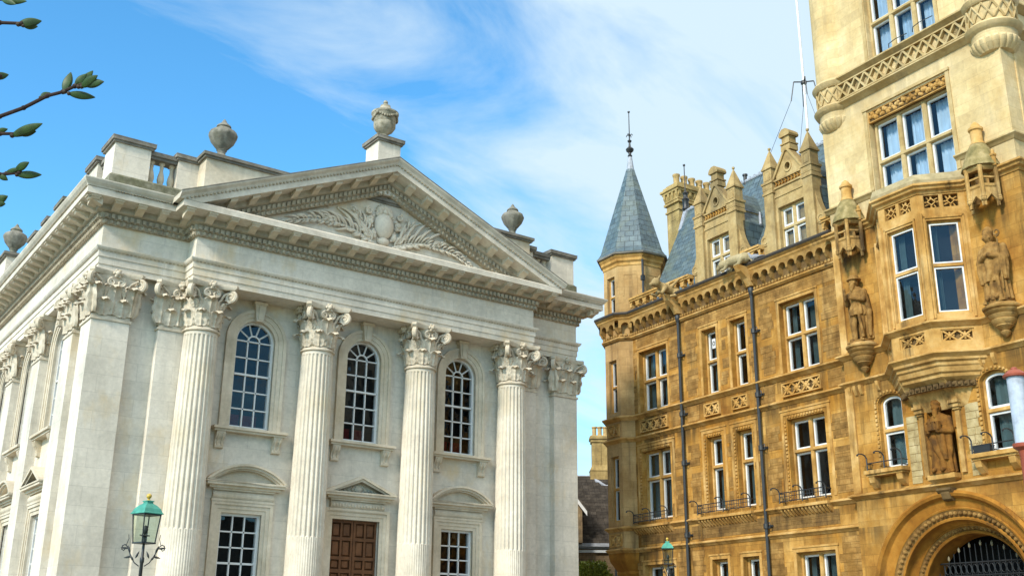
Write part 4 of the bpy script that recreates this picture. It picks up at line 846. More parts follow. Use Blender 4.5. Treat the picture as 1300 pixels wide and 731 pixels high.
# --- roof
RY0, RZ0, RY1, RZ1 = .35, 13.55, 2.60, 18.10
rf = MB(); rf.add([(3.45, RY0, RZ0), (TX0, RY0, RZ0), (TX0, RY1, RZ1), (3.32, RY1, RZ1), (3.45, 5.2, RZ0), (TX0, 5.2, RZ0)], [(0, 1, 2, 3), (3, 2, 5, 4), (0, 3, 4), (1, 5, 2)]); me = rf.mesh('slate_roof'); slope_uv(me); ro = link('slate_roof', me, SLATE, col)
k = MB(); k.tube([(3.3, RY1, RZ1+.02), (TX0, RY1, RZ1+.02)], .07, 8)
n = 40
for j in range(n): k.box(3.6+j*.24, 3.68+j*.24, RY1-.03, RY1+.03, RZ1+.05, RZ1+.13)
part('ridge_tiles', k, LEADW, ro)
k = MB(); k.loft([[(3.46, RY1-.45, RZ1-.92), (3.28, RY1-.45, RZ1-.92), (3.28, RY1+.4, RZ1-.92), (3.56, RY1+.4, RZ1-.92)], [(3.40, RY1-.08, RZ1+.05), (3.22, RY1-.08, RZ1+.05), (3.22, RY1+.08, RZ1+.05), (3.40, RY1+.08, RZ1+.05)]]); part('lead_hip_cap', k, LEADW, ro)
k = MB(); k.lathe([(.10, 18.1), (.16, 18.2), (.13, 18.3), (.12, 18.55), (.16, 18.62), (.08, 18.72), (.08, 18.85), (.12, 18.9), (.04, 18.98), (.02, 19.05), (.02, 20.1), (.05, 20.12), (.05, 20.18), (.0, 20.2)], 3.30, RY1, 12); part('roof_finial', k, IRON, ro, True)
k = MB(); k.lathe([(.07, 18.0), (.07, 18.35), (.10, 18.36), (.10, 18.42), (.03, 18.44)], 6.75, RY1, 10); k.lathe([(.06, 18.0), (.06, 18.3), (.09, 18.31), (.09, 18.36), (.03, 18.38)], 10.0, RY1, 10); part('roof_vents', k, PIPE, ro)
# chimney stack
ch = MB(); cx0, cx1, cy0, cy1 = .42, 1.22, 4.0, 6.6
ch.box(cx0, cx1, cy0, cy1, 10, 19.25)
for o_, z0, z1 in ((.05, 19.25, 19.33), (.0, 19.33, 19.75), (.09, 19.60, 19.70), (.06, 19.75, 20.12), (.14, 20.12, 20.22), (.20, 20.22, 20.32), (.10, 20.32, 20.45), (.0, 20.45, 20.55)): ch.box(cx0-o_, cx1+o_, cy0-o_, cy1+o_, z0, z1)
for M, l in ((fr(cx0, cy0, 0, 1, 0), cx1-cx0), (fr(cx1, cy0, 0, 0, 1), cy1-cy0)):
    ch.push(M); n = max(3, int(l/.28))
    for j in range(n+1): ch.prismx([(-.13, 20.12), (-.13, 19.95), (-.05, 19.80), (0, 19.75), (0, 20.12)], j*l/n-.06, j*l/n+.06)
    ch.box(.25, l-.25, -.012, .02, 18.85, 18.90); ch.pop()
cho = cp('chimney', ch, CHSTONE)
pt = MB().lathe([(.15, 0), (.16, .06), (.13, .12), (.135, .38), (.165, .42), (.165, .50), (.11, .50), (.10, .3)], n=14); CP = spec('chimney_pot', pt, CHPOT, smooth=True)
for j in range(6): inst(CP, cho, T((.86, cy0+.24+j*.43, 20.54)))
# --- dormers
def dormer(xc, s):
    d = MB(); w2 = .56; y0 = .02
    d.push(T((xc, y0, 0))); d.wall(-.66, .66, 13.4, 15.42, [(-w2, w2, 13.52, 15.06)], .3)
    d.box(-.66, .66, -.03, .05, 15.42, 15.50); d.box(-.66, .66, 0, .3, 15.50, 15.72); d.box(-.66, .66, -.05, .05, 15.72, 15.78); d.box(-.66, .66, -.05, .05, 15.98, 16.04); d.box(-.66, .66, .03, .06, 15.78, 15.98)
    # gable with a round opening
    H0, H1 = 16.04, 17.0; nn = 24; rim = [(.115*cos(2*pi*k/nn-pi/2), 16.35+.13*sin(2*pi*k/nn-pi/2)) for k in range(nn)]
    def outl(a):
        dx, dz = cos(a), sin(a); best = 9
        for (px, pz, nx, nz) in ((0, H0, 0, -1), (0, H1, .82, .57), (0, H1, -.82, .57)):
            den = dx*nx+dz*nz
            if den > 1e-6: best = min(best, ((px-0)*nx+(pz-16.35)*nz)/den)
        return (best*dx, 16.35+best*dz)
    ou = [outl(2*pi*k/nn-pi/2) for k in range(nn)]; d.ring(ou, rim, 0, .25)
    d.ring([(x*1.5, 16.35+(z-16.35)*1.5) for x, z in rim], rim, -.03, .02)
    for sg in (-1, 1): d.prism([(sg*.68, 15.98), (sg*.68, 16.12), (0, 17.1), (0, 16.96)], -.06, .27)
    d.box(-.20, .20, -.05, .33, 16.9, 17.08); d.box(-.16, .16, -.02, .30, 17.05, 17.42); d.box(-.21, .21, -.07, .35, 17.12, 17.17)
    d.prism([(-.22, 17.40), (.22, 17.40), (.24, 17.46), (.20, 17.56), (.08, 17.66), (-.08, 17.66), (-.20, 17.56), (-.24, 17.46)], -.08, .36)
    d.box(-1.05, 1.05, .30, .9, 13.4, 15.3); d.box(-.7, .7, .28, 1.6, 13.4, 15.9); d.pop(); o = cp('dormer', d, DORM)
    for sg in (-1, 1):
        k = MB().push(T((xc, y0, 0))); x = sg*.86; b = lambda h, z0, z1, m=k: m.box(x-h, x+h, .10-h, .10+h, z0, z1)
        b(.20, 13.4, 15.62); b(.235, 15.62, 15.70); b(.21, 15.70, 15.78); b(.22, 15.78, 15.98); b(.25, 15.98, 16.06); b(.185, 16.06, 16.52); b(.23, 16.52, 16.58)
        k.loft([[(x-q, .10-q, z), (x+q, .10-q, z), (x+q, .10+q, z), (x-q, .10+q, z)] for q, z in ((.215, 16.58), (.03, 17.2))]); k.lathe([(.03, 17.15), (.025, 17.26), (.05, 17.28), (.05, 17.34), (.0, 17.36)], x, .10, 8)
        for yy in (-.125,): k.box(x-.12, x+.12, yy-.0, yy+.02, 15.83, 15.93); k.frame(x-.12, x+.12, 16.12, 16.46, .03, -.098, -.08)
        # scrolled buttress
        q = [(sg*1.0, 13.42), (sg*1.30, 13.42), (sg*1.30, 14.05)]+[(sg*(1.05+.29*(1-t)**2.2), 14.25+1.1*t) for t in (0, .15, .3, .45, .6, .8, 1)]+[(sg*1.0, 15.4)]
        k.prism(q, .0, .22)
        k.push(T((0, 0, 0))); k.prism([(sg*1.22+.19*cos(a*pi/8), 14.12+.19*sin(a*pi/8)) for a in range(16)], -.03, .24); k.ring([(sg*1.22+.14*cos(a*pi/8), 14.12+.14*sin(a*pi/8)) for a in range(16)], [(sg*1.22+.09*cos(a*pi/8), 14.12+.09*sin(a*pi/8)) for a in range(16)], -.05, -.02); k.pop(); part('pinnacled_pier', k, DORM, o)
    k = MB().push(T((xc, y0-.03, 0)))
    for j in range(9): x = -.55+j*.1375; k.prism([(x-.05, 15.80), (x, 15.80), (x+.06, 15.88), (x, 15.96), (x-.05, 15.96), (x+.01, 15.88)], .0, .06)
    part('carved_frieze', k, OCHRE, o)
    k = MB().push(T((xc, y0, 0))); k.add([(-.72, .3, 15.9), (.72, .3, 15.9), (0, .3, 16.9), (-.72, 1.9, 15.9), (.72, 1.9, 15.9), (0, 2.2, 16.9)], [(0, 2, 5, 3), (1, 4, 5, 2)]); k.add([(-.98, .25, 15.15), (-.98, 1.5, 15.15), (-.98, .25, 15.5), (-.98, 1.5, 15.5)], [(0, 1, 3, 2)])
    for sg in (-1, 1): k.add([(sg*1.06, .22, 15.32), (sg*1.06, 1.9, 15.32), (sg*.6, 1.9, 16.0), (sg*.6, .22, 16.0)], [(0, 1, 2, 3)]); k.add([(sg*1.06, .22, 13.5), (sg*1.06, 1.9, 13.5), (sg*1.06, 1.9, 15.32), (sg*1.06, .22, 15.32)], [(0, 1, 2, 3)])
    me = k.mesh('dormer_slates'); slope_uv(me); link('dormer_slates', me, SLATE, o)
    k = MB().push(T((xc, y0, 0)))
    for sg in (-1, 1): k.tube([(sg*1.09, 1.0, 15.30), (sg*.62, 1.45, 16.0)], .05, 6)
    part('lead_flashing', k, LEADW, o)
    cwin(T((xc, y0, 0)), -w2, w2, 13.52, 15.06, 2, (14.34,), deep=.26, bar=.14, curtain=(CURT_TEAL, (0, .35)), parent='pale')
dormer(7.88, 1); dormer(11.36, 1)

# --- gateway tower
AX, AZC, AR = 16.2, 2.73, 2.57
tw = MB().push(T((0, TY, 0)))
SW = [(14.22, 15.02, 6.10, 8.16, .25), (17.46, 18.26, 6.10, 8.16, .25)]
NI = (15.83, 16.60, 5.74, 7.80, .385)
tw.wall(TX0, TX1, 0, 13.1, SW+[NI, (AX-2.5, AX+2.5, 0, AZC+2.5, 2.5)], .25); tw.pop()
tw.push(fr(TX1, TY, 0, nW.x*0, 1)); tw.wall(0, 6.2, 0, 13.1, [], .2); tw.pop(); tw.push(fr(TX0, .6, 0, 0, -1)); tw.wall(0, .85, 0, 13.1); tw.pop()
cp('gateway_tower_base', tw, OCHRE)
tw = MB().push(T((0, TY, 0))); MW = (14.92, 17.64, 13.72, 16.62); UWN = (15.2, 17.56, 18.26, 20.9)
tw.wall(TX0, TX1, 13.1, 27, [MW, UWN], .36); tw.pop()
tw.push(fr(TX1, TY, 0, 0, 1)); tw.wall(0, 6.2, 13.1, 27, [], .2); tw.box(.55, .62, -.03, .02, 13.1, 17.1); tw.pop(); tw.push(fr(TX1, 5.95, 0, -1, 0)); tw.wall(0, TX1-TX0, 0, 27); tw.pop(); tw.push(fr(TX0, 5.95, 0, 0, -1)); tw.wall(0, 6.2, 13.1, 27); tw.pop(); tw.box(TX0, TX1, TY, 5.9, 26.9, 27)
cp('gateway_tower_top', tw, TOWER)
for a, b, c, d, r in SW: cwin(T((0, TY, 0)), a, b, c, d, 1, (7.17,), deep=.25, rise=r, curtain=(CURT_TEAL, (.1, 1)), teeth=True)
big = cwin(T((0, TY, 0)), MW[0]+.06, MW[1]-.06, MW[2], MW[3]-.34, 3, (14.98,), deep=.36, bar=.15, curtain=(CURT, (.08, 1)), parent='pale', sash_w=.055)
cwin(T((0, TY, 0)), *UWN, 3, (19.5,), deep=.36, bar=.15, curtain=(CURT, (.05, .62)), parent='pale', sash_w=.055)
k = MB().push(T((0, TY, 0))); k.box(MW[0], MW[1], .06, .34, MW[3]-.34, MW[3]); 
part('window_head_back', k, OCHRE_DARK, big); k = MB().push(T((0, TY, 0)))
r5 = random.Random(5)
for j in range(42): x = MW[0]+.08+(MW[1]-MW[0]-.16)*j/41; k.ball((x, .05, MW[3]-.17+.08*sin(j*1.7)), .05+.03*r5.random(), 6, 5)
k.frame(MW[0]-.0, MW[1]+.0, MW[3]-.36, MW[3], .03, .02, .1); part('carved_window_head', k, OCHRE_TRIM, big)
for wn, ztop in ((MW, MW[3]+.05), (UWN, 21)):
    k = MB().push(T((0, TY, 0))); q = .008 if wn is MW else 0
    for x in (wn[0]-.14, wn[1]+.02): k.box(x, x+.12, -.03, .02, wn[2], ztop)
    k.box(wn[0]-.16, wn[1]+.16, -.06, .03, ztop, ztop+.09); cp('tower_window_moulding', k, TOWER_TRIM)
for pts in ([(15.92, .02, 18.32), (15.98, -.05, 18.40), (16.25, -.08, 18.42), (16.6, 0, 18.45)], [(16.78, .02, 18.40), (16.86, -.05, 18.50), (17.1, -.08, 18.52), (17.5, 0, 18.55)]):
    cp('window_guard_bar', MB().push(T((0, TY, 0))).tube(pts, .014, 5), IRON)
course('tower_string', [(TX0, 5.9), (TX0, TY), (MW[0]-.02, TY)], 14.04, .2, .14, TOWER_TRIM); course('tower_string', [(MW[1]+.02, TY), (TX1, TY), (TX1, 6)], 14.04, .2, .14, TOWER_TRIM)
# lattice band with round bartizans at the corners
k = MB(); b_ = MB(); k.push(T((0, TY, 0))); b_.push(T((0, TY, 0)))
lattice(k, b_, 13.98, 18.56, 17.42, 17.92, 13, -.10, .055, False, .10); k.pop(); b_.pop()
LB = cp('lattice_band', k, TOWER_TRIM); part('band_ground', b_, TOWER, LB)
for z in (17.25, 18.08):
    course('tower_string', [(TX0+.4, TY), (TX1-.3, TY)], z, .22, .22, TOWER_TRIM); course('tower_string', [(TX1, TY+.3), (TX1, 6)], z, .22, .22, TOWER_TRIM)
def bartizan(x, y, r):
    k = MB(); k.lathe([(.25, 16.55), (.42, 16.58), (r*.74, 16.64), (r*.88, 16.74), (r*.95, 16.86), (r*.93, 16.93), (r*.90, 16.95), (r*.92, 17.12), (r*1.08, 17.18), (r*1.16, 17.28), (r*1.05, 17.36), (r, 17.38)], x, y, 120, mod=lambda a, z: (1+.085*abs(cos(10*a))**.6-.03) if 16.56 < z < 16.9 else 1)
    k.lathe([(r*.93, 17.36), (r*.93, 17.96)], x, y, 40); k.lathe([(r, 17.95), (r*1.08, 18.0), (r*1.16, 18.1), (r*1.08, 18.18), (r*.93, 18.24), (r*.93, 27)], x, y, 40)
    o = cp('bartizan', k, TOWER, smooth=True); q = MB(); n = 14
    for j in range(n):
        a0, a1 = 2*pi*j/n, 2*pi*(j+1)/n
        for za, zb in ((17.42, 17.92), (17.92, 17.42)):
            q.tube([(x+r*.97*cos(a0+(a1-a0)*t), y+r*.97*sin(a0+(a1-a0)*t), za+(zb-za)*t) for t in (0, .33, .67, 1)], .032, 5)
    part('bartizan_lattice', q, TOWER_TRIM, o)
bartizan(TX0+.42, .12, .66); bartizan(TX1-.30, .05, .64)
# lower cornice of the tower, carried round the oriel
s = MB(); s.sweep([(-.3, 13.06), (.03, 13.06), (.06, 13.12), (.14, 13.16), (.16, 13.22), (.22, 13.25), (.22, 13.30), (.10, 13.36), (-.3, 13.36)], PTOR); cp('tower_cornice', s, OCHRE_TRIM)
# --- oriel
orl = MB(); FAC = [(OP[i], OP[i+1]) for i in range(3)]; wins = []
ots = []
for i, (p, q) in enumerate(FAC):
    ot, otb = MB(), MB(); ots.append((ot, otb))
    L_ = math.hypot(q[0]-p[0], q[1]-p[1]); M = fr(p[0], p[1], 0, q[0]-p[0], q[1]-p[1]); m_ = .22 if i == 1 else .17
    orl.push(M); h = [(m_, L_-m_, 9.72, 12.30)]; w2 = (L_-2*m_-.1)/2
    tr_ = [(m_, m_+w2, 12.66, 13.02), (L_-m_-w2, L_-m_, 12.66, 13.02)]
    orl.wall(0, L_, 8.55, 13.3, h+tr_+[(m_+.03, L_-m_-.03, 8.98, 9.30)], .2)
    orl.box(m_-.09, m_-.03, -.03, .02, 9.6, 12.42); orl.box(L_-m_+.03, L_-m_+.09, -.03, .02, 9.6, 12.42); orl.box(m_-.09, L_-m_+.09, -.03, .02, 12.36, 12.42)
    orl.prismz([(-.07, 0), (-.02, -.07), (.07, -.07), (.09, 0)], 9.56, 12.5); orl.pop(); wins.append((M, h[0]))
    ot.push(M); otb.push(M)
    for a, b, c, d in tr_:
        cx, cz = (a+b)/2, (c+d)/2; otb.box(a, b, .17, .19, c, d); hw, hh = (b-a)/2, (d-c)/2
        ot.ring([(cx+.62*hw*cos(k*pi/2), cz+.62*hh*sin(k*pi/2)) for k in range(4)], [(cx+.42*hw*cos(k*pi/2), cz+.42*hh*sin(k*pi/2)) for k in range(4)], .02, .12)
        for k in range(4):
            a_ = k*pi/2; ot.tube([(cx+.55*hw*cos(a_), .07, cz+.55*hh*sin(a_)), (cx+1.0*hw*cos(a_), .07, cz+1.0*hh*sin(a_))], .028, 5)
            ot.tube([(cx+hw*cos(a_+.6)*1.05, .07, cz+hh*sin(a_+.6)*1.05), (cx+.3*hw*(cos(a_)+cos(a_+pi/2)), .07, cz+.3*hh*(sin(a_)+sin(a_+pi/2)))], .022, 5)
    lattice(ot, otb, m_+.06, L_-m_-.06, 9.0, 9.28, 2, .05, .045, True, .08)
    ot.pop(); otb.pop()
oro = cp('oriel', orl, OCHRE_TRIM); [(part('oriel_tracery', a, OCHRE_TRIM, oro), part('tracery_ground', b, OCHRE_DARK, oro)) for a, b in ots]
for M, h in wins: cwin(M, h[0], h[1], h[2], h[3], 1, (11.06,), deep=.20, curtain=(CURT_TEAL, (0, .3)), sash_w=.035, room=.22)
def orp(s, z, e=0): x0, x1 = TCX-OHF-(OQ+TY)+s*.9-e, TCX+OHF+(OQ+TY)-s*.9+e; return [(x0, TY+.1, z), (x0, TY, z), (TCX-OHF+s*.2-e*.4, -OQ+s-e, z), (TCX+OHF-s*.2+e*.4, -OQ+s-e, z), (x1, TY, z), (x1, TY+.1, z)]
k = MB(); k.loft([orp(0, 13.34, .14), orp(0, 13.42, .16), orp(0, 13.60, .10), orp(.10, 13.68), orp(.5, 13.74)]); part('oriel_roof', k, ROOFST, oro)
k = MB(); k.loft([orp(0, 8.60, .03), orp(0, 8.50, .03), orp(.05, 8.46), orp(.05, 8.38), orp(.10, 8.34), orp(.12, 8.22), orp(.19, 8.18), orp(.20, 8.10), orp(.42, 7.98), orp(.44, 7.90), orp(.55, 7.84), orp(.80, 7.40)]); part('oriel_corbel', k, SOOTY, oro)
k = MB()
for i in range(3):
    p, q = [Vector(v[:2]) for v in (orp(.40, 0)[1+i], orp(.40, 0)[2+i])]; n = 6 if i == 1 else 5
    for j in range(n): v = p+(q-p)*(j+.5)/n; k.box(v.x-.075, v.x+.075, v.y-.05, v.y+.06, 7.86, 8.0); k.ball((v.x, v.y-.06, 7.93), .05, 6, 5)
part('carved_flowers', k, OCHRE_DARK, oro, True)
k = MB()
for sg in (-1, 1):
    k = MB(); x = AX+sg*.56; k.prismx([(TY, 8.3), (-OQ+.15, 8.3), (-OQ+.25, 8.12), (-.72, 7.95), (-.45, 7.72), (-.42, 7.58), (TY, 7.55)], x-.11, x+.11)
    for z0, z1, o_ in ((7.50, 7.58, .22), (7.40, 7.50, .17), (7.34, 7.40, .12), (5.74, 7.34, .075)): k.box(x-.02-o_*.6, x+.02+o_*.6, TY-o_, TY+.05, z0, z1)
    part('oriel_bracket', k, SOOTY, oro)
# niche lining
k = MB(); n = 12
row = lambda z, r: [(AX+.015-r*cos(pi*j/n), TY+.0+(.42*r/.385)*sin(pi*j/n), z) for j in range(n+1)]
k.loft([row(5.74, .385), row(7.415, .385)]+[row(7.415+.384*sin(pi*q/16), max(.01, .385*cos(pi*q/16))) for q in range(1, 9)], cap=False, close=False); no = cp('statue_niche', k, RUST, smooth=True)
k = MB(); k.ring(arch_ring(AX+.015, 6.9, 7.42, .47, .47, 16), arch_ring(AX+.015, 6.9, 7.42, .385, .385, 16), TY-.06, TY+.03); part('niche_arch', k, RUST, no)
k = MB(); k.loft([[(AX-.40, TY-.28, z), (AX+.42, TY-.28, z), (AX+.42, TY+.4, z), (AX-.40, TY+.4, z)] if z > 5.6 else [(AX-.3, TY-.1, z), (AX+.3, TY-.1, z), (AX+.3, TY+.1, z), (AX-.3, TY+.1, z)] for z in (5.5, 5.62, 5.74)]); part('niche_base', k, OCHRE_TRIM, no)
# --- pale squared blocks either side of the niche
r9 = random.Random(9); BLK = stone('pale_grey_blocks', (.50, .40, .22), (.38, .29, .14), (.22, .15, .065), None, 0, (.10, .07, .04), .7, None, bump=.3, mottle=2.5)
for x0, x1 in ((15.12, 15.48), (16.95, 17.35)):
    z = 5.62; pbk = MB()
    while z < 7.35:
        h = r9.choice((.15, .19, .22)); x = x0
        while x < x1-.06:
            w_ = r9.uniform(.18, .42); b = min(x1, x+w_); pbk.box(x+.006, b-.006, TY-.012-.006*r9.random(), TY+.04, z+.006, z+h-.006); x = b
        z += h
    cp('pale_block_panel', pbk, BLK)
# --- gate arch
ga = MB().push(T((AX, TY, AZC)))
AP = [(2.57, .03), (2.60, -.10), (2.53, -.16), (2.46, -.12), (2.43, -.03), (2.40, .02), (2.30, .05), (2.20, .10), (2.18, .06), (2.14, .08)]
AB = [(2.14, .09), (1.97, .22)]
AP2 = [(1.97, .20), (1.94, .16), (1.89, .18), (1.88, .26), (1.90, .34), (1.86, .46), (1.80, .54), (1.78, .52), (1.76, .55)]
AB2 = [(1.76, .56), (1.66, .68)]
AP3 = [(1.66, .66), (1.63, .62), (1.58, .66), (1.57, .74), (1.59, .80), (1.55, .95), (1.55, 1.3)]
def aring(mb, P, n=48):
    rings = []
    for j in range(n+1):
        a = pi*j/n; rings.append([(-r*cos(a), y, r*sin(a)) for r, y in P])
    rings = [[(-r, y, -AZC) for r, y in P]]+rings+[[(r, y, -AZC) for r, y in P]]; mb.loft(rings, cap=False, close=False)
for P in (AP, AP2, AP3): aring(ga, P)
go = cp('gate_arch', ga, RUST, smooth=True); k = MB().push(T((AX, TY, AZC)))
for P in (AB, AB2): aring(k, P)
part('carved_band', k, OCHRE_DARK if False else STATUE, go, True); k = MB().push(T((AX, TY, AZC)))
for r, y, s_, n in ((2.055, .14, .055, 46), (1.71, .61, .04, 44)):
    for j in range(n+1): a = pi*j/n; k.ball((-r*cos(a), y, r*sin(a)), s_, 6, 5)
part('carved_bosses', k, STATUE, go, True)
k = MB().push(T((0, TY, 0))); k.prismx([(-.05, 5.08), (-.13, 5.12), (-.18, 5.26), (-.20, 5.38), (.05, 5.38), (.05, 5.08)], AX-.13, AX+.13); k.prismx([(-.15, 5.26), (-.24, 5.34), (-.24, 5.39), (.02, 5.39), (.02, 5.26)], AX-.22, AX+.22); part('keystone', k, OCHRE_DARK, go)
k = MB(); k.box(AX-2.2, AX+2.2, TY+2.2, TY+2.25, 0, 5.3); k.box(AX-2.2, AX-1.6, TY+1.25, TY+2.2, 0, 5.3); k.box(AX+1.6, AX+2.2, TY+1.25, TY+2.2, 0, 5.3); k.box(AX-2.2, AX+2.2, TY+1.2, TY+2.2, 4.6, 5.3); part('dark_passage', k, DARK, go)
k = MB().push(T((AX, TY+.98, 0)))
for j in range(-9, 10):
    x = j*.165; zt = AZC+math.sqrt(max(0, 1.58**2-x*x)); k.tube([(x, 0, .1), (x, 0, zt-.22)], .013, 5)
for z in (1.0, 2.2, 3.0, 3.3, 3.62): hw = math.sqrt(max(.01, 1.56**2-max(0, z-AZC)**2)); k.tube([(-hw, 0, z), (hw, 0, z)], .02, 5)
for z in (3.15, 3.46):
    for j in range(-8, 8):
        x = (j+.5)*.165
        if x*x+(z-AZC+.12)**2 < 1.5**2: k.tube([(x+.07*cos(t*pi/5), 0, z+.12*sin(t*pi/5)) for t in range(11)], .010, 4)
gt = part('iron_gate', k, IRON, go); k = MB().push(T((AX, TY+.98, 0)))
for j in range(-6, 7, 2): x = j*.165; zt = AZC+math.sqrt(1.58**2-x*x)-.2; k.lathe([(.0, zt-.1), (.03, zt-.06), (.03, zt), (.0, zt+.06)], x, 0, 6)
part('gate_finials', k, plain('pale_gilt', (.22, .18, .11), .5, .4), go)
# --- canopies and pedestals for the flanking statues
def canopy(x):
    y = TY-.20; r = .44; hexa = lambda q, z, a0=0: [(x+q*cos(a0+j*pi/3), y+q*sin(a0+j*pi/3), z) for j in range(6)]
    k = MB(); k.loft([hexa(r*.9, 12.52), hexa(r*.9, 12.72), hexa(r*.98, 12.76), hexa(r*.98, 12.82), hexa(r*.86, 12.84)], cap=False); k.loft([hexa(r*.42, 12.80), hexa(r*.42, 13.26)]); k.loft([hexa(r*.90, 13.22), hexa(r*1.0, 13.27), hexa(r*1.0, 13.33), hexa(r*.9, 13.36)])
    for j in range(6):
        a = j*pi/3; px, py = x+r*.92*cos(a), y+r*.92*sin(a); k.lathe([(.06, 12.42), (.075, 12.46), (.055, 12.5), (.055, 13.24), (.07, 13.3), (.05, 13.36)], px, py, 8); k.ball((px, py, 12.40), .075, 8, 6)
        a2 = a+pi/3; L_ = r*.92; k.push(fr(px, py, 0, cos(a2)-cos(a), sin(a2)-sin(a)))
        for cx in (L_*.5,): k.ring([(0, 12.22), (0, 12.57), (L_*.5, 12.59), (L_, 12.57), (L_, 12.22)], [(.055, 12.22), (.06, 12.36), (L_*.5, 12.53), (L_-.06, 12.36), (L_-.055, 12.22)], -.02, .05) if j in (3, 4, 5) else None
        k.box(.06, L_-.06, -.01, .04, 12.98, 13.03) if j in (3, 4, 5) else None; k.pop()
    o = cp('statue_canopy', k, SOOTY); q = MB(); q.lathe([(r*1.12, 13.34), (r*1.08, 13.42), (r*.92, 13.60), (r*.72, 13.85), (r*.50, 14.02), (.16, 14.08)], x, y, 12); part('canopy_roof', q, MOSS, o, True)
    q = MB(); q.lathe([(.20, 14.05), (.17, 14.12), (.15, 14.16), (.15, 14.44), (.19, 14.47), (.19, 14.53), (.15, 14.55), (.11, 14.64), (.03, 14.72)], x, y, 12)
    q.lathe([(.06, 13.3), (.06, 13.55), (.085, 13.57), (.085, 13.62), (.04, 13.66), (.05, 13.72), (.0, 13.78)], x+.42, y-.05, 8); part('canopy_pinnacle', q, OCHRE_TRIM, o, True)
    k = MB(); k.lathe([(.03, 8.86), (.10, 8.92), (.13, 8.98), (.08, 9.02), (.12, 9.06), (.15, 9.08), (.22, 9.13), (.21, 9.15), (.28, 9.22), (.31, 9.28), (.28, 9.30), (.34, 9.35), (.37, 9.40), (.33, 9.42), (.42, 9.47), (.44, 9.50), (.40, 9.52), (.47, 9.56), (.48, 9.60), (.43, 9.62), (.42, 9.65), (.34, 9.70), (.0, 9.73)], x, TY-.12, 20); cp('statue_pedestal', k, SOOTY, smooth=True)
    k = MB(); n = 10; row = lambda z, r_: [(x-r_*cos(pi*j/n), TY-.0-.04+.02*sin(pi*j/n), z) for j in range(n+1)]
SX1, SX2 = 14.02, 18.46
canopy(SX1); canopy(SX2)
for z0, z1, w_ in ((9.56, 13.05, .24), (5.56, 8.55, .26)): cp('pier_strip', MB().push(T((0, TY, 0))).box(TX0+.003, TX0+w_, -.06, .02, z0, z1), OCHRE_TRIM)
for x in (13.35, 13.55, 13.75, 14.35, 17.6, 18.0): cp('corbel', MB().push(T((0, TY, 0))).prismx([(.02, 8.56), (-.13, 8.56), (-.12, 8.45), (-.05, 8.30), (.02, 8.25)], x-.05, x+.05), OCHRE_TRIM)
# --- balconettes: moulded slab on little brackets and a black railing
def balcony(x0, x1, z, y=0, slab=True, big=True):
    k = MB().push(T((0, y, 0)))
    if slab and big: 
        k.box(x0-.05, x1+.05, -.26, .02, z-.17, z-.09); n = int((x1-x0)/.14)
        for j in range(n+1): x = x0+j*(x1-x0)/n; k.prismx([(.02, z-.17), (-.22, z-.17), (-.20, z-.24), (-.08, z-.36), (.02, z-.42)], x-.03, x+.03)
    else:
        k.box(x0-.06, x1+.06, -.34, .02, z-.12, z-.02); k.box(x0-.02, x1+.02, -.28, .02, z-.18, z-.12)
        for x in (x0+.12, x1-.12): k.prismx([(.02, z-.18), (-.26, z-.18), (-.22, z-.34), (-.06, z-.48), (.02, z-.52)], x-.09, x+.09)
    o = cp('balconette', k, OCHRE_TRIM); r_ = MB().push(T((0, y, 0))); yy = -.24
    z0, z1 = z+.02, z+.30
    if big:
        r_.tube([(x0, yy, z0+.03), (x1, yy, z0+.03)], .014, 5)
        n = int((x1-x0)/.10)
        for j in range(n+1): x = x0+j*(x1-x0)/n; r_.tube([(x, yy, z0), (x, yy, z1)], .009, 4)
        r_.tube([(x0, yy, z0+.17), (x1, yy, z0+.17)], .010, 4)
    r_.tube([(x0, yy, z1 if big else z0+.16), (x1, yy, z1 if big else z0+.16)], .016, 5)
    xs = (x0, (x0+x1)/2, x1)
    for x in xs:
        r_.tube([(x, yy, z0-.03), (x, yy, z1+.02), (x-.02, yy-.03, z1+.10), (x-.06, yy-.10, z1+.15), (x-.10, yy-.18, z1+.15), (x-.12, yy-.22, z1+.12)], [.02, .02, .02, .018, .018, .02], 6); r_.ball((x-.12, yy-.22, z1+.11), .03, 6, 5)
        r_.tube([(x, yy, z0+.02), (x, .05, z0+.02)], .014, 5)
    for x in (x0, x1): r_.tube([(x, yy, z1-.02 if big else z0+.16), (x, .03, z1-.02 if big else z0+.16)], .014, 5)
    part('railing', r_, IRON, o)
balcony(2.98, 4.86, 5.60); balcony(6.46, 8.94, 5.60); balcony(10.22, 12.06, 5.60)
balcony(13.86, 15.02, 6.12, TY, True, False); balcony(17.18, 18.36, 6.12, TY, True, False)
# --- rainwater pipes with beast gargoyles above
def downpipe(x):
    k = MB(); k.tube([(x, -.12, .1), (x, -.12, 12.6)], .05, 10)
    for z in (5.0, 7.4, 9.1, 11.2): k.lathe([(.062, z-.09), (.085, z-.07), (.085, z+.07), (.062, z+.09)], x, -.12, 10); k.box(x-.05, x+.20, -.06, .02, z-.03, z+.03); k.tube([(x+.09, -.12, z+.08), (x+.17, -.14, z+.10), (x+.19, -.14, z+.02), (x+.17, -.14, z-.07), (x+.09, -.12, z-.06)], .016, 5)
    k.lathe([(.05, 12.4), (.08, 12.48), (.10, 12.56), (.10, 12.66), (.07, 12.68)], x, -.12, 10); o = cp('downpipe', k, PIPE)
    k = MB(); k.prismx([(.02, 13.35), (-.75, 13.35), (-.62, 13.15), (-.35, 12.95), (-.20, 12.72), (.02, 12.72)], x-.11, x+.11); cp('gargoyle_bracket', k, OCHRE_TRIM)
downpipe(5.72); downpipe(9.46)
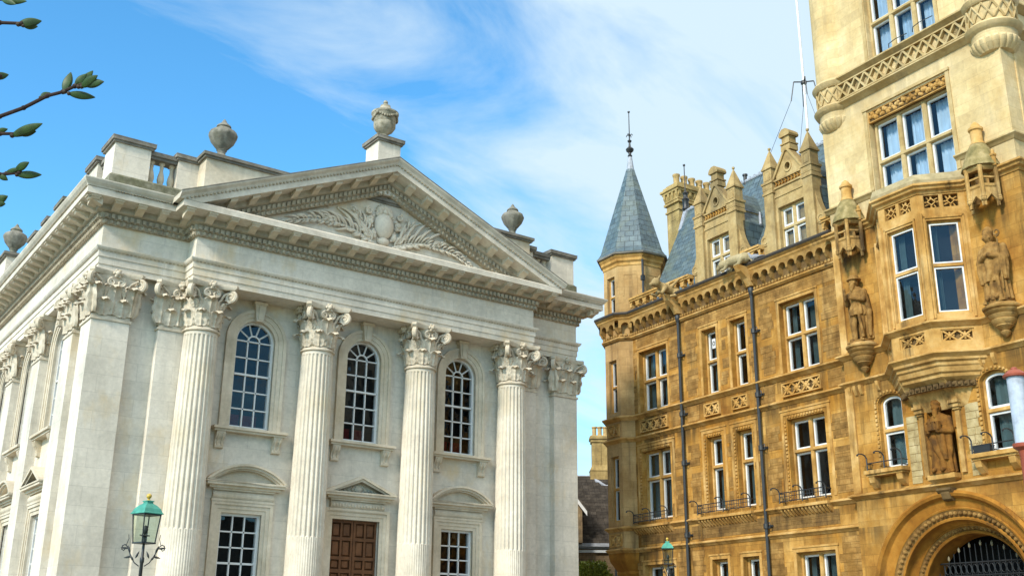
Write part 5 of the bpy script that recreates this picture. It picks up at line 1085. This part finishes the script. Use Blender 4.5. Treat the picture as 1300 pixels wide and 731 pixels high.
def cap_(mb, p0, p1, r0, r1, n=12):
    p0, p1 = Vector(p0), Vector(p1); m = 8; pts = [p0+(p1-p0)*t/m for t in range(m+1)]
    mb.tube(pts, [r0+(r1-r0)*t/m for t in range(m+1)], n); mb.ball(p0, r0, n, 8); mb.ball(p1, r1, n, 8); return mb
def gargoyle(x, turn):
    k = MB(); 
    if not turn:                                      # leaping outward
        cap_(k, (0, -.15, 13.50), (0, -.75, 13.62), .19, .17); cap_(k, (0, -.75, 13.62), (0, -1.0, 13.72), .14, .13); k.ball((0, -1.06, 13.74), .17, 12, 8); cap_(k, (0, -1.1, 13.70), (0, -1.27, 13.64), .10, .075)
        for sg in (-1, 1):
            cap_(k, (sg*.10, -1.02, 13.86), (sg*.15, -.98, 13.98), .05, .025); cap_(k, (sg*.15, -.75, 13.55), (sg*.17, -.95, 13.32), .09, .06); cap_(k, (sg*.17, -.95, 13.32), (sg*.17, -1.10, 13.34), .06, .05); cap_(k, (sg*.16, -.25, 13.5), (sg*.2, -.35, 13.32), .13, .07); cap_(k, (sg*.2, -.35, 13.32), (sg*.2, -.55, 13.28), .07, .05)
            cap_(k, (sg*.12, -.45, 13.66), (sg*.30, -.20, 13.98), .07, .03)
    else:                                             # crouching along the gutter
        cap_(k, (.30, -.42, 13.62), (-.30, -.50, 13.64), .19, .18); cap_(k, (-.30, -.5, 13.64), (-.52, -.56, 13.62), .15, .14); k.ball((-.60, -.58, 13.60), .16, 12, 8); cap_(k, (-.66, -.60, 13.56), (-.80, -.64, 13.50), .10, .07)
        for sg in (-1, 1):
            cap_(k, (-.56, -.57+sg*.11, 13.70), (-.54, -.57+sg*.15, 13.80), .05, .025); cap_(k, (-.32, -.5+sg*.13, 13.55), (-.42, -.52+sg*.15, 13.40), .08, .055); cap_(k, (-.42, -.52+sg*.15, 13.40), (-.58, -.54+sg*.15, 13.38), .055, .05); cap_(k, (.30, -.42+sg*.14, 13.58), (.18, -.44+sg*.18, 13.40), .12, .06); cap_(k, (.18, -.44+sg*.18, 13.40), (.02, -.46+sg*.18, 13.38), .06, .05)
        cap_(k, (.45, -.40, 13.62), (.58, -.36, 13.42), .05, .03)
    me = remeshed(k, .022, 'gargoyle', ROOFST if turn else DORM); link('gargoyle', me, None, col, T((x, 0, 0)))
gargoyle(5.72, False); gargoyle(9.30, True)

# =================================================================== STATUES
def WC(x, y, z): return CM @ T((x, y, z))
def robe(mb, rows, folds=9, amp=.06, n=120, ph=0):
    amp *= 2.5; fo = lambda q: 1.5*abs(sin(q*.5))**.8-.95
    rings = []
    for z, cx, cy, rx, ry, f in rows:
        rings.append([(cx+rx*cos(2*pi*i/n)*(1+amp*f*fo(folds*2*pi*i/n+ph+z*1.3)), cy+ry*sin(2*pi*i/n)*(1+amp*f*fo(folds*2*pi*i/n+ph+z*1.3)), z) for i in range(n)])
    mb.loft(rings)
def head(mb, x, y, z, ty=0, beard=False):
    mb.ball((x, y, z), .142, 16, 12, (.86, 1, 1.12)); mb.ball((x+ty*.10, y-.14, z-.015), .036, 8, 6, (.8, 1.1, 1.4)); mb.ball((x, y-.115, z+.062), .04, 8, 6, (2.0, .7, .5)); [mb.ball((x+sg*.085, y-.085, z-.03), .045, 8, 6, (.8, .8, .9)) for sg in (-1, 1)]; cap_(mb, (x, y+.01, z-.10), (x, y+.02, z-.24), .075, .085)
    for sg in (-1, 1): mb.ball((x+sg*.108, y, z-.01), .032, 6, 5, (.5, 1, 1.3)); mb.ball((x+sg*.05, y-.112, z+.028), .02, 6, 5, (1.3, .8, .7))
    mb.ball((x, y-.105, z-.075), .035, 8, 6, (1.2, .7, .5))
    if beard: mb.ball((x, y-.10, z-.15), .08, 10, 8, (1, .8, 1.5)); mb.ball((x, y-.12, z-.22), .05, 8, 6, (1, .8, 1.5))
RUSTST = stone('rust_brown_statue_stone', (.27, .13, .026), (.19, .08, .014), (.085, .038, .01), None, 0, (.04, .022, .01), .7, None, bump=.4, mottle=4)
def statue(name, label, build, M, m=None):
    mb = MB(); build(mb); me = remeshed(mb, .0125, name, m or STATUE, 1); o = link(name, me, None); o.matrix_world = M; tag(o, label, 'statue', 'carved stone figures on the gateway tower'); return o
def gentleman(b):
    b.box(-.30, .30, -.22, .24, 0, .06)
    for sg, f in ((-1, -.06), (1, .02)):
        cap_(b, (sg*.10, f, .12), (sg*.115, f-.01, .55), .062, .085); cap_(b, (sg*.115, f-.01, .55), (sg*.10, 0, .98), .085, .12); cap_(b, (sg*.11, f+.02, .10), (sg*.15, f-.14, .09), .06, .045)
    robe(b, [(.80, 0, 0, .23, .19, 1), (.95, 0, 0, .25, .20, 1), (1.08, 0, 0, .21, .17, .6), (1.14, 0, 0, .18, .145, .2), (1.35, 0, 0, .23, .165, .2), (1.52, 0, 0, .24, .15, 0), (1.60, 0, 0, .12, .10, 0)], 8, .07)
    robe(b, [(.10, 0, .17, .33, .07, 1), (.5, 0, .16, .33, .09, 1), (1.0, 0, .13, .32, .12, 1), (1.4, 0, .08, .31, .14, .6), (1.58, 0, .03, .22, .14, .2), (1.66, 0, .02, .12, .11, 0)], 11, .09)
    for sg in (-1, 1): cap_(b, (sg*.26, .02, 1.48), (sg*.33, .10, .9), .09, .07); cap_(b, (sg*.33, .10, .9), (sg*.30, .10, .2), .08, .05)
    cap_(b, (-.25, 0, 1.48), (-.31, -.06, 1.20), .085, .07); cap_(b, (-.31, -.06, 1.20), (-.20, -.22, 1.38), .07, .05); b.ball((-.19, -.24, 1.42), .06, 8, 6); cap_(b, (-.20, -.25, 1.28), (-.21, -.25, 1.60), .035, .04)
    cap_(b, (.25, 0, 1.48), (.30, -.06, 1.22), .085, .07); cap_(b, (.30, -.06, 1.22), (.02, -.22, 1.30), .068, .05); b.ball((0, -.23, 1.31), .058, 8, 6)
    cap_(b, (.12, -.15, 1.10), (.22, -.12, .15), .035, .05)
    head(b, -.01, -.04, 1.80, -.2, True); b.lathe([(.20, 1.86), (.21, 1.88), (.19, 1.91), (.13, 1.92), (.145, 1.97), (.10, 2.01), (.0, 2.02)], -.01, -.03, 20)
def bishop(b):
    b.box(-.30, .30, -.24, .24, 0, .06)
    robe(b, [(.06, 0, 0, .33, .24, 1.2), (.3, 0, 0, .31, .22, 1.2), (.7, 0, 0, .28, .21, 1.1), (1.0, 0, 0, .27, .20, .8), (1.25, 0, 0, .28, .19, .4), (1.45, 0, 0, .28, .165, .2), (1.56, 0, 0, .20, .14, 0), (1.62, 0, 0, .10, .09, 0)], 10, .10)
    robe(b, [(.55, -.06, -.03, .20, .24, 1), (.8, 0, -.02, .30, .235, 1), (1.1, 0, 0, .34, .225, .8), (1.35, 0, 0, .335, .20, .4), (1.52, 0, 0, .27, .17, .1), (1.60, 0, 0, .14, .12, 0)], 7, .08, ph=1)
    for sg in (-1, 1): cap_(b, (sg*.29, .0, 1.44), (sg*.37, -.05, 1.14), .10, .09); cap_(b, (sg*.37, -.05, 1.14), (sg*.08, -.26, 1.22), .085, .06); b.ball((sg*.05, -.28, 1.24), .06, 8, 6); robe(b, [(.55, sg*.33, -.08, .05, .06, 1), (.9, sg*.33, -.08, .09, .10, 1), (1.16, sg*.32, -.07, .10, .10, .5)], 5, .15, 20)
    for sg in (-1, 1): cap_(b, (sg*.12, -.22, .16), (sg*.13, -.30, .10), .07, .05)
    cap_(b, (.30, -.20, .30), (.27, -.16, 1.62), .022, .022)
    for j in range(16): t = j/15; a = -pi/2+t*2*pi*1.1; q = .10*(1-.5*t); b.ball((.27+q*cos(a)*.9, -.16, 1.78+q*sin(a)), .026, 6, 5)
    head(b, -.04, -.06, 1.76, -.3); b.loft([[( -.04+rx*cos(2*pi*i/16), -.04+ry*sin(2*pi*i/16), z) for i in range(16)] for z, rx, ry in ((1.81, .125, .135), (1.90, .15, .125), (1.98, .13, .085), (2.06, .05, .035))])
def founder(b):
    b.box(-.30, .30, -.24, .24, 0, .05)
    robe(b, [(.05, 0, 0, .32, .22, 1), (.4, 0, 0, .30, .21, 1), (.8, 0, 0, .28, .20, 1), (1.1, 0, 0, .29, .20, .7), (1.35, 0, 0, .30, .185, .3), (1.50, 0, 0, .25, .16, .1), (1.58, 0, 0, .11, .10, 0)], 8, .08)
    robe(b, [(.35, .14, -.10, .14, .12, 1), (.6, .06, -.06, .25, .19, 1), (.95, 0, -.03, .31, .22, 1), (1.2, 0, 0, .30, .21, .4)], 6, .09, ph=2)
    for sg in (-1, 1): cap_(b, (sg*.28, .0, 1.40), (sg*.34, -.06, 1.08), .095, .085); cap_(b, (sg*.34, -.06, 1.08), (sg*.16, -.28, 1.08), .08, .055); b.ball((sg*.14, -.30, 1.08), .06, 8, 6); cap_(b, (sg*.12, -.20, .13), (sg*.13, -.30, .09), .065, .05)
    cap_(b, (-.34, -.05, 1.05), (-.31, -.08, .55), .10, .05)
    b.box(-.20, .20, -.36, -.22, 1.10, 1.26)
    for x in (-.18, -.06, .06, .18): b.box(x-.035, x+.035, -.37, -.24, 1.1, 1.33)
    head(b, 0, -.05, 1.74, -.1, True); b.lathe([(.15, 1.79), (.165, 1.83), (.15, 1.87), (.14, 1.92), (.08, 1.94), (.0, 1.945)], 0, -.03, 20)
statue('stone_statue', 'stone statue of a bearded man in cap and short breeches, left of the oriel', gentleman, WC(SX1, TY-.20, 9.70))
statue('stone_statue', 'stone statue of a bishop in mitre with crozier, right of the oriel', bishop, WC(SX2, TY-.20, 9.70))
statue('stone_statue', 'stone statue of a robed man holding a model building, in the gate niche', founder, WC(AX+.0, TY-.06, 5.74), RUSTST)

# =================================================================== SMALLER THINGS
def lamp(x, y, zc, rot, label):                      # zc: height of the copper hood's lower edge
    o = root('street_lamp', label, 'street lamp', T((x, y, 0)) @ Matrix.Rotation(rot, 4, 'Z'), 'green hooded street lamps')
    k = MB(); zb = zc-.46; k.lathe([(.16, 0), (.16, .10), (.12, .16), (.11, .8), (.07, .9), (.055, 1.0), (.035, 1.6), (.026, zb-.3), (.034, zb-.28), (.034, zb-.22), (.022, zb-.2), (.020, zb), (.05, zb+.01)], n=12); part('post', k, IRON, o, True)
    sq = lambda h, z: [(-h, -h, z), (h, -h, z), (h, h, z), (-h, h, z)]
    k = MB(); hb, ht = .118, .152
    k.loft([sq(hb+.012, zb), sq(hb+.012, zb+.022)]); k.loft([sq(ht+.008, zc-.02), sq(ht+.008, zc)])
    for sx in (-1, 1):
        for sy in (-1, 1): k.tube([(sx*hb, sy*hb, zb), (sx*ht, sy*ht, zc)], .010, 6)
    part('lantern_frame', k, IRON, o); k = MB(); k.loft([sq(hb-.004, zb+.022), sq(ht-.004, zc-.02)], cap=False); gl = part('lantern_panes', k, LANT, o); k = MB(); k.lathe([(.02, zb), (.02, zb+.10), (.05, zb+.12), (.012, zb+.14), (.035, zb+.17), (.045, zb+.22), (.03, zb+.27), (.0, zb+.29)], n=10); k.tube([(-.09, 0, zb+.13), (.09, 0, zb+.13)], .01, 5); part('lamp_burner', k, PIPE, o, True)
    k = MB(); k.loft([sq(ht+.03, zc), sq(ht+.03, zc+.012), sq(ht+.015, zc+.03), sq(ht-.008, zc+.085), sq(ht-.05, zc+.135), sq(.06, zc+.165), sq(.05, zc+.19), sq(.065, zc+.195), sq(.065, zc+.21), sq(.02, zc+.22)]); hd_ = part('copper_hood', k, COPPER, o)
    k = MB(); k.lathe([(.04, zc+.21), (.02, zc+.235), (.022, zc+.245)], n=10); k.ball((0, 0, zc+.285), .042, 12, 8); part('gilt_ball', k, GOLD, hd_, True)
    k = MB()
    for sg in (-1, 1):
        d = (sg*R2, -sg*R2) if True else 0
        P = lambda r, z: (d[0]*r, d[1]*r, z)
        k.tube([P(.03, zb-.26), P(.09, zb-.22), P(.15, zb-.12), P(.19, zb-.04), P(.22, zb-.015), P(.25, zb-.03), P(.255, zb-.07), P(.23, zb-.085), P(.215, zb-.06)], .007, 5); k.tube([P(.205, zb-.02), P(ht*1.2, zb+.05), P(.19, zb+.1)], .005, 4)
        for r, z, a in ((.10, zb-.20, .9), (.13, zb-.15, -.2), (.15, zb-.11, 1.2), (.18, zb-.06, .1), (.08, zb-.17, 2.0)):
            c0 = Vector(P(r, z)); v = Vector((d[0]*cos(a), d[1]*cos(a), sin(a))); k.tube([c0, c0+v*.03, c0+v*.06, c0+v*.09], [.004, .014, .011, .002], 5)
    part('scroll_bracket', k, IRON, o).matrix_local = T((0, 0, (zb-.02)*(1-1.35))) @ Matrix.Diagonal((1.28, 1.28, 1.35, 1))
lamp(5.39, 17.46, 3.50, rad(-36+45+9), 'green hooded street lamp with gilt ball in front of the fluted stone columns')
lamp(23.0, 23.95, 4.27, rad(-45), 'green hooded street lamp in front of the ochre college windows')
# white and red-brown post close to the gate
o = root('banded_post', 'white cylindrical post with red-brown cap and red-brown shaft at the right edge', 'post', T((9.594, 5.216, 0)))
k = MB().lathe([(.077, 3.40), (.077, 4.035)], n=28); part('white_sleeve', k, POSTW, o, True)
k = MB().lathe([(.078, 4.03), (.105, 4.035), (.108, 4.055), (.085, 4.075), (.055, 4.10), (.03, 4.105), (.03, 4.12), (.018, 4.13), (.0, 4.131)], n=28); part('post_cap', k, REDP, o, True)
k = MB().lathe([(.10, 0), (.10, .5), (.052, .6), (.052, 3.30), (.06, 3.34), (.10, 3.37), (.104, 3.39), (.104, 3.405), (.07, 3.41)], n=28); part('post_shaft', k, REDP, o, True)
# flagpole on the college roof
FP = (9.65, 3.0); o = root('flagpole', 'tall white flagpole with wire stays rising behind the college roof', 'flagpole', WC(*FP, 0))
k = MB().tube([(0, 0, 16.5), (0, 0, 20), (0, 0, 29)], [.048, .045, .034], 10); part('pole', k, POLE, o, True)
k = MB(); k.lathe([(.09, 21.0), (.11, 21.02), (.11, 21.12), (.09, 21.14)], n=10)
for a in range(4): q = a*pi/2+.9; k.tube([(0, 0, 21.1), (.36*cos(q), .36*sin(q), 21.12)], .025, 5); k.tube([(.36*cos(q), .36*sin(q), 21.12), (.50*cos(q), .50*sin(q), 20.35)], .02, 5)
part('stay_spreader', k, PIPE, o); k = MB()
for a in range(4): q = a*pi/2+.9; k.tube([(.50*cos(q), .50*sin(q), 20.36), (2.3*cos(q), 1.6*sin(q), 17.2)], .008, 4)
part('wire_stays', k, PIPE, o)
# flower trough and pigeon
o = root('flower_trough', 'black flower trough with dry stems on the right tower window ledge', 'flower box', WC(17.45, TY-.16, 6.10))
k = MB().loft([[(-.24*s, -.09*s, z), (.24*s, -.09*s, z), (.24*s, .09*s, z), (-.24*s, .09*s, z)] for s, z in ((.92, 0), (1, .16), (1.04, .165), (1.04, .19), (.9, .19), (.9, .15))]); part('trough', k, IRON, o)
k = MB()
for j in range(16): x = -.2+.026*j; k.tube([(x, 0, .14), (x+.02*sin(j*3), .03*cos(j*5), .24), (x+.04*sin(j*2.3), .04*sin(j), .30+.05*sin(j*1.7))], [.006, .005, .003], 4)
part('dry_stems', k, STATUE, o)
k = MB(); k.ball((0, 0, .12), .10, 14, 10, (1.7, .9, .95)); cap_(k, (.12, 0, .16), (.19, 0, .24), .065, .045); k.ball((.20, 0, .265), .055, 10, 8, (1.15, .9, .95)); cap_(k, (.245, 0, .26), (.285, 0, .25), .018, .006); k.loft([[(-.10, -.06, .14), (-.10, .06, .14), (-.10, .06, .08), (-.10, -.06, .08)], [(-.36, -.045, .11), (-.36, .045, .11), (-.36, .045, .095), (-.36, -.045, .095)]])
for sg in (-1, 1): cap_(k, (.02, sg*.035, .06), (.02, sg*.035, .0), .014, .010); cap_(k, (.02, sg*.035, .005), (.07, sg*.035, .005), .010, .007)
me = remeshed(k, .012, 'pigeon', BIRD, 1); o = link('pigeon', me, None); o.matrix_world = WC(9.93, -.33, 13.45) @ Matrix.Rotation(rad(200), 4, 'Z'); tag(o, 'small pale grey pigeon standing on the gutter between the two dormers', 'bird')
# house seen down the passage
HC = Matrix(((.811, .585, 0, 33.08), (-.585, .811, 0, 39.32), (0, 0, 1, 0), (0, 0, 0, 1)))
o = root('passage_house', 'old house with dark tiled roof and yellow chimney seen through the gap', 'house', HC)
k = MB(); k.wall(-3.6, 3.6, 0, 5.9, [], .2); k.box(-3.6, 3.6, .02, 6, 0, 5.88); part('wall', k, BRICKW, o)
k = MB(); k.loft([[(-3.7, -.18, 5.95), (3.7, -.18, 5.95), (3.7, 3.0, 9.45), (-3.7, 3.0, 9.45)], [(-3.7, -.10, 5.86), (3.7, -.10, 5.86), (3.7, 3.0, 9.28), (-3.7, 3.0, 9.28)]]); k.add([(-3.7, 3, 9.45), (3.7, 3, 9.45), (3.7, 6.2, 5.9), (-3.7, 6.2, 5.9)], [(0, 1, 2, 3)]); ro = part('tiled_roof', k, TILE_M, o)
k = MB()
n = 20
for j in range(n): z0 = 5.95+3.5*j/n; y0 = -.18+3.18*j/n; k.box(-3.7, 3.7, y0-.015, y0+.16, z0-.01, z0+.03+.175)
part('tile_courses', k, TILE_M, ro); k = MB().tube([(-3.7, 3, 9.46), (.0, 3, 9.46), (.45, 2.6, 9.15), (.8, 2.5, 8.92), (3.7, 2.5, 8.9)], .09, 8); part('lead_ridge', k, LEADW, ro)
k = MB().box(-3.7, 3.7, -.30, -.16, 5.78, 5.93); k.box(-3.7, 3.7, -.16, .0, 5.70, 5.80); part('gutter', k, LEADW, o)
k = MB(); k.box(-3.6, 3.6, -.14, -.02, 5.52, 5.64); part('white_fascia', k, plain('grey_white_paint', (.55, .58, .6), .5, .4), o)
k = MB(); k.prism([(-1.9, 5.9), (-.62, 5.9), (-.62, 7.35), (-1.9, 9.0)], -.9, 1.2); bay = part('gabled_bay', k, BRICKW, o)
k = MB(); k.prism([(-.40, 7.10), (-.40, 7.32), (-1.9, 9.3), (-1.9, 9.05)], -1.05, -.95); part('bargeboard', k, WHITE, bay); k = MB().prism([(-.42, 7.33), (-.42, 7.42), (-1.9, 9.4), (-1.9, 9.3)], -1.1, 2); part('bay_roof', k, TILE_M, bay)
k = MB().tube([(.95, -.22, 0), (.95, -.22, 5.8)], .05, 8); part('downpipe', k, PIPE, o)
k = MB(); k.box(.05, 1.12, 2.7, 3.5, 8.4, 9.75); k.loft([[(a, 2.7+q, z), (b, 2.7+q, z), (b, 3.5-q, z), (a, 3.5-q, z)] for a, b, q, z in ((.02, 1.15, -.03, 9.75), (.16, 1.0, .08, 10.05), (.16, 1.0, .08, 11.15), (.10, 1.06, .02, 11.2), (.10, 1.06, .02, 11.3), (.04, 1.12, -.04, 11.36), (.04, 1.12, -.04, 11.48), (.12, 1.04, .04, 11.55))]); k.box(.555, .605, 2.75, 3.4, 10.05, 11.2); co = part('chimney', k, CHSTONE, o)
pt = MB().lathe([(.12, 0), (.13, .05), (.11, .1), (.11, .42), (.14, .45), (.14, .52), (.09, .52)], n=12); CP2 = spec('chimney_pot', pt, CHPOT, smooth=True)
for x in (.30, .58, .86): inst(CP2, co, T((x, 3.1, 11.52)))
# shrub in the passage
rs = random.Random(11); k = MB()
def leafq(mb, c, d, ln, wd, rs_):
    d = d.normalized(); s_ = d.cross(Vector((rs_.uniform(-1, 1), rs_.uniform(-1, 1), rs_.uniform(-1, 1)))).normalized()*wd
    mb.add([tuple(c), tuple(c+d*ln*.5+s_), tuple(c+d*ln), tuple(c+d*ln*.5-s_)], [(0, 1, 2, 3)])
for j in range(9000):
    a = rs.uniform(0, 2*pi); h = rs.random()**.8; r = (1.35-.9*h*h)*(.45+.55*rs.random()**.5)*(1+.18*sin(3*a+5*h)); c = Vector((r*cos(a), r*sin(a), 1.0+h*4.1+rs.uniform(-.15, .15)))
    leafq(k, c, Vector((cos(a)*.6+rs.uniform(-.6, .6), sin(a)*.6+rs.uniform(-.6, .6), rs.uniform(-.2, 1))), rs.uniform(.10, .20), rs.uniform(.025, .05), rs)
o = root('shrub', 'bright green shrub in the gap below the tiled roof', 'shrub', T((29.95, 35.75, -.45)))
SHR = plain('shrub_leaf', (.21, .24, .03), .6, .3, var=.5, sc=9); part('foliage', k, SHR, o); k = MB()
for j in range(7): a = j*.9; k.tube([(.1*cos(a), .1*sin(a), 0), (.4*cos(a), .4*sin(a), 1.5), (.7*cos(a+.3), .7*sin(a+.3), 3.2)], [.06, .045, .02], 6)
part('stems', k, BARK, o)
# budding twigs of the tree at the left edge
TB = [[(0.108, 2.636, 2.692), (0.244, 2.52, 2.736), (0.322, 2.43, 2.756), (0.362, 2.394, 2.775), (0.4, 2.356, 2.801), (0.427, 2.334, 2.81), (0.446, 2.315, 2.822), (0.464, 2.3, 2.828)], [(0.128, 2.684, 2.696), (0.253, 2.578, 2.739), (0.337, 2.491, 2.742), (0.369, 2.467, 2.742)], [(0.138, 2.626, 2.6), (0.262, 2.527, 2.624), (0.344, 2.442, 2.624), (0.379, 2.415, 2.629)], [(0.075, 2.613, 2.872), (0.204, 2.485, 2.959), (0.285, 2.397, 2.967), (0.326, 2.369, 2.966)], [(0.098, 2.726, 2.806), (0.262, 2.573, 2.896), (0.318, 2.508, 2.892)], [(0.146, 2.657, 2.574), (0.306, 2.543, 2.572), (0.359, 2.478, 2.575)], [(0.065, 2.632, 2.939), (0.221, 2.475, 3.051), (0.291, 2.406, 3.034)]]
TL = [((0.4296, 2.331, 2.8113), (0.4364, 2.3297, 2.8609), 0.0195), ((0.4535, 2.3097, 2.8216), (0.4762, 2.2993, 2.8645), 0.0177), ((0.4592, 2.3056, 2.8217), (0.4797, 2.2619, 2.8367), 0.0177), ((0.4643, 2.3006, 2.8251), (0.494, 2.2582, 2.824), 0.0177), ((0.4393, 2.3261, 2.8063), (0.4911, 2.307, 2.8048), 0.0159), ((0.3892, 2.3656, 2.7974), (0.406, 2.3598, 2.8122), 0.0142), ((0.4471, 2.313, 2.8249), (0.4638, 2.2988, 2.8521), 0.0159), ((0.3609, 2.4745, 2.7384), (0.4102, 2.42, 2.7612), 0.0199), ((0.3719, 2.4652, 2.7419), (0.4039, 2.4448, 2.7493), 0.0163), ((0.3299, 2.4934, 2.7467), (0.35, 2.4816, 2.754), 0.0108), ((0.3757, 2.4195, 2.624), (0.4204, 2.391, 2.6257), 0.0158), ((0.3708, 2.419, 2.634), (0.3895, 2.3834, 2.6451), 0.0158), ((0.3412, 2.4438, 2.6253), (0.3605, 2.4321, 2.611), 0.0123), ((0.3548, 2.4326, 2.6288), (0.3781, 2.4076, 2.6356), 0.0105), ((0.3206, 2.3732, 2.9643), (0.3626, 2.3498, 2.9764), 0.0196), ((0.33, 2.3678, 2.961), (0.3593, 2.3687, 2.9703), 0.0143), ((0.3066, 2.5169, 2.8899), (0.3364, 2.513, 2.9044), 0.0166), ((0.3474, 2.4864, 2.5729), (0.3709, 2.466, 2.5873), 0.0177), ((0.3506, 2.4847, 2.5712), (0.3693, 2.4694, 2.5689), 0.0142), ((0.288, 2.4082, 3.0319), (0.3281, 2.37, 3.0253), 0.0145), ((0.2811, 2.411, 3.037), (0.3078, 2.3775, 3.0131), 0.0145)]
o = root('budding_tree', 'bare tree with opening green buds, its twigs reaching in from the left', 'tree', T((-.75, 4.1, 0)))
OFF = T((.75, -4.1, 0)); k = MB().push(OFF)
k.tube([(-.75, 4.1, 0), (-.72, 4.05, 1.2), (-.66, 4.0, 2.2), (-.6, 3.9, 3.4), (-.75, 3.95, 4.6)], [.13, .10, .085, .06, .03], 12); part('trunk', k, BARK, o, True)
k = MB().push(OFF); J = (-.30, 3.52, 2.74)
k.tube([(-.67, 4.0, 2.1), (-.5, 3.75, 2.5), J, (-.05, 3.0, 2.72)], [.05, .035, .026, .018], 10)
for b in TB: k.tube([(-.18, 3.25, 2.73), (-.05, 2.95, (2.73+b[0][2])/2)]+b[:1], [.014, .011, .006], 8)
part('limb', k, BARK, o, True); tw_ = MB().push(OFF); r3 = random.Random(4)
for b in TB:
    n = len(b); tw_.tube(b, [.0050-.0018*j/n for j in range(n)], 8)
    for p in b[2:]: tw_.ball(p, .0058, 8, 6)
part('twigs', tw_, BARK, o, True)
def budleaf(a, b, wd):
    a, b = Vector(a), Vector(b); ax = (b-a); L_ = ax.length; ax.normalize(); view = Vector((.55, .77, .31)); sd_ = ax.cross(view).normalized(); up = sd_.cross(ax); m = MB().push(OFF)
    for s_, ro_, sc_ in ((0, 0, 1), (.35, .9, .85), (-.35, -.9, .8), (.15, 2.2, .7)):
        rings = []
        for j in range(9):
            t = j/8; wv = wd*.62*sc_*(sin(pi*min(.97, .08+.9*t)**1.0)**.75)*(1-.15*t); c = a+ax*(L_*t*(.98 if s_ == 0 else .88*sc_+.1))+sd_*s_*wd*.55*t+up*.1*wd*sin(ro_)*t
            rings.append([tuple(c+sd_*wv*cos(q*pi/4)*cos(ro_*.4)+up*wv*.55*sin(q*pi/4)) for q in range(8)])
        m.loft(rings)
    part('opening_bud', m, LEAF, o, True)
    m = MB().push(OFF); m.loft([[tuple(b-ax*L_*.14*(1-t)+sd_*wd*.18*(1-t*.8)*cos(q*pi/3)+up*wd*.13*(1-t*.8)*sin(q*pi/3)) for q in range(6)] for t in (0, .5, 1)]); m.ball(a-ax*.001, wd*.30, 8, 6); return m
bt = []
for a, b, wd in TL: bt.append(part('bud_scales', budleaf(a, b, wd), BUD, o, True))

# church across the street: stands behind the camera, the hall's windows mirror it
o = root('church', 'grey stone church with tall tower across the street, mirrored in the hall windows', 'church', T((57, -42, 0)))
CHU = stone('grey_church_stone', (.26, .24, .20), (.20, .185, .15), (.13, .12, .10), None, 0, (.08, .075, .06), .5, (.7, .3), .8, .06, .2, 1)
k = MB(); k.box(-6, 30, -8, 8, 0, 19); k.box(-9, 0, -4.5, 4.5, 0, 33)
for x in range(1, 31, 5): k.box(x-.5, x+.5, 8, 9.4, 0, 15); k.prismx([(8, 15), (9.4, 15), (8, 17)], x-.5, x+.5)
for x in range(-6, 30, 2): k.box(x, x+1, 7.4, 8.1, 19, 19.9)
for x in range(-9, 0, 2): k.box(x, x+1, 3.9, 4.6, 33, 34)
for sx in (-9, 0):
    for sy in (-4.5, 4.5): k.loft([[(sx+1*cos(j*pi/4), sy+1*sin(j*pi/4), z) for j in range(8)] for z in (0, 36.5)]); 
k.box(-36, -9, -6, 6, 0, 12.5); part('nave_and_tower', k, CHU, o); k = MB()
for x in range(3, 30, 5): k.prism([(x+.5-1.2, 10), (x+.5+1.2, 10)]+[(x+.5+1.2*cos(a*pi/8), 15+2*sin(a*pi/8)) for a in range(9)], 8.02, 8.06); k.prism([(x+.5-1.2, 2), (x+.5+1.2, 2), (x+.5+1.2, 6.5), (x+.5, 8), (x+.5-1.2, 6.5)], 8.02, 8.06)
k.prism([(-6, 22), (-3, 22), (-3, 28), (-4.5, 30), (-6, 28)], 4.52, 4.56); part('traceried_windows', k, DARK, o)
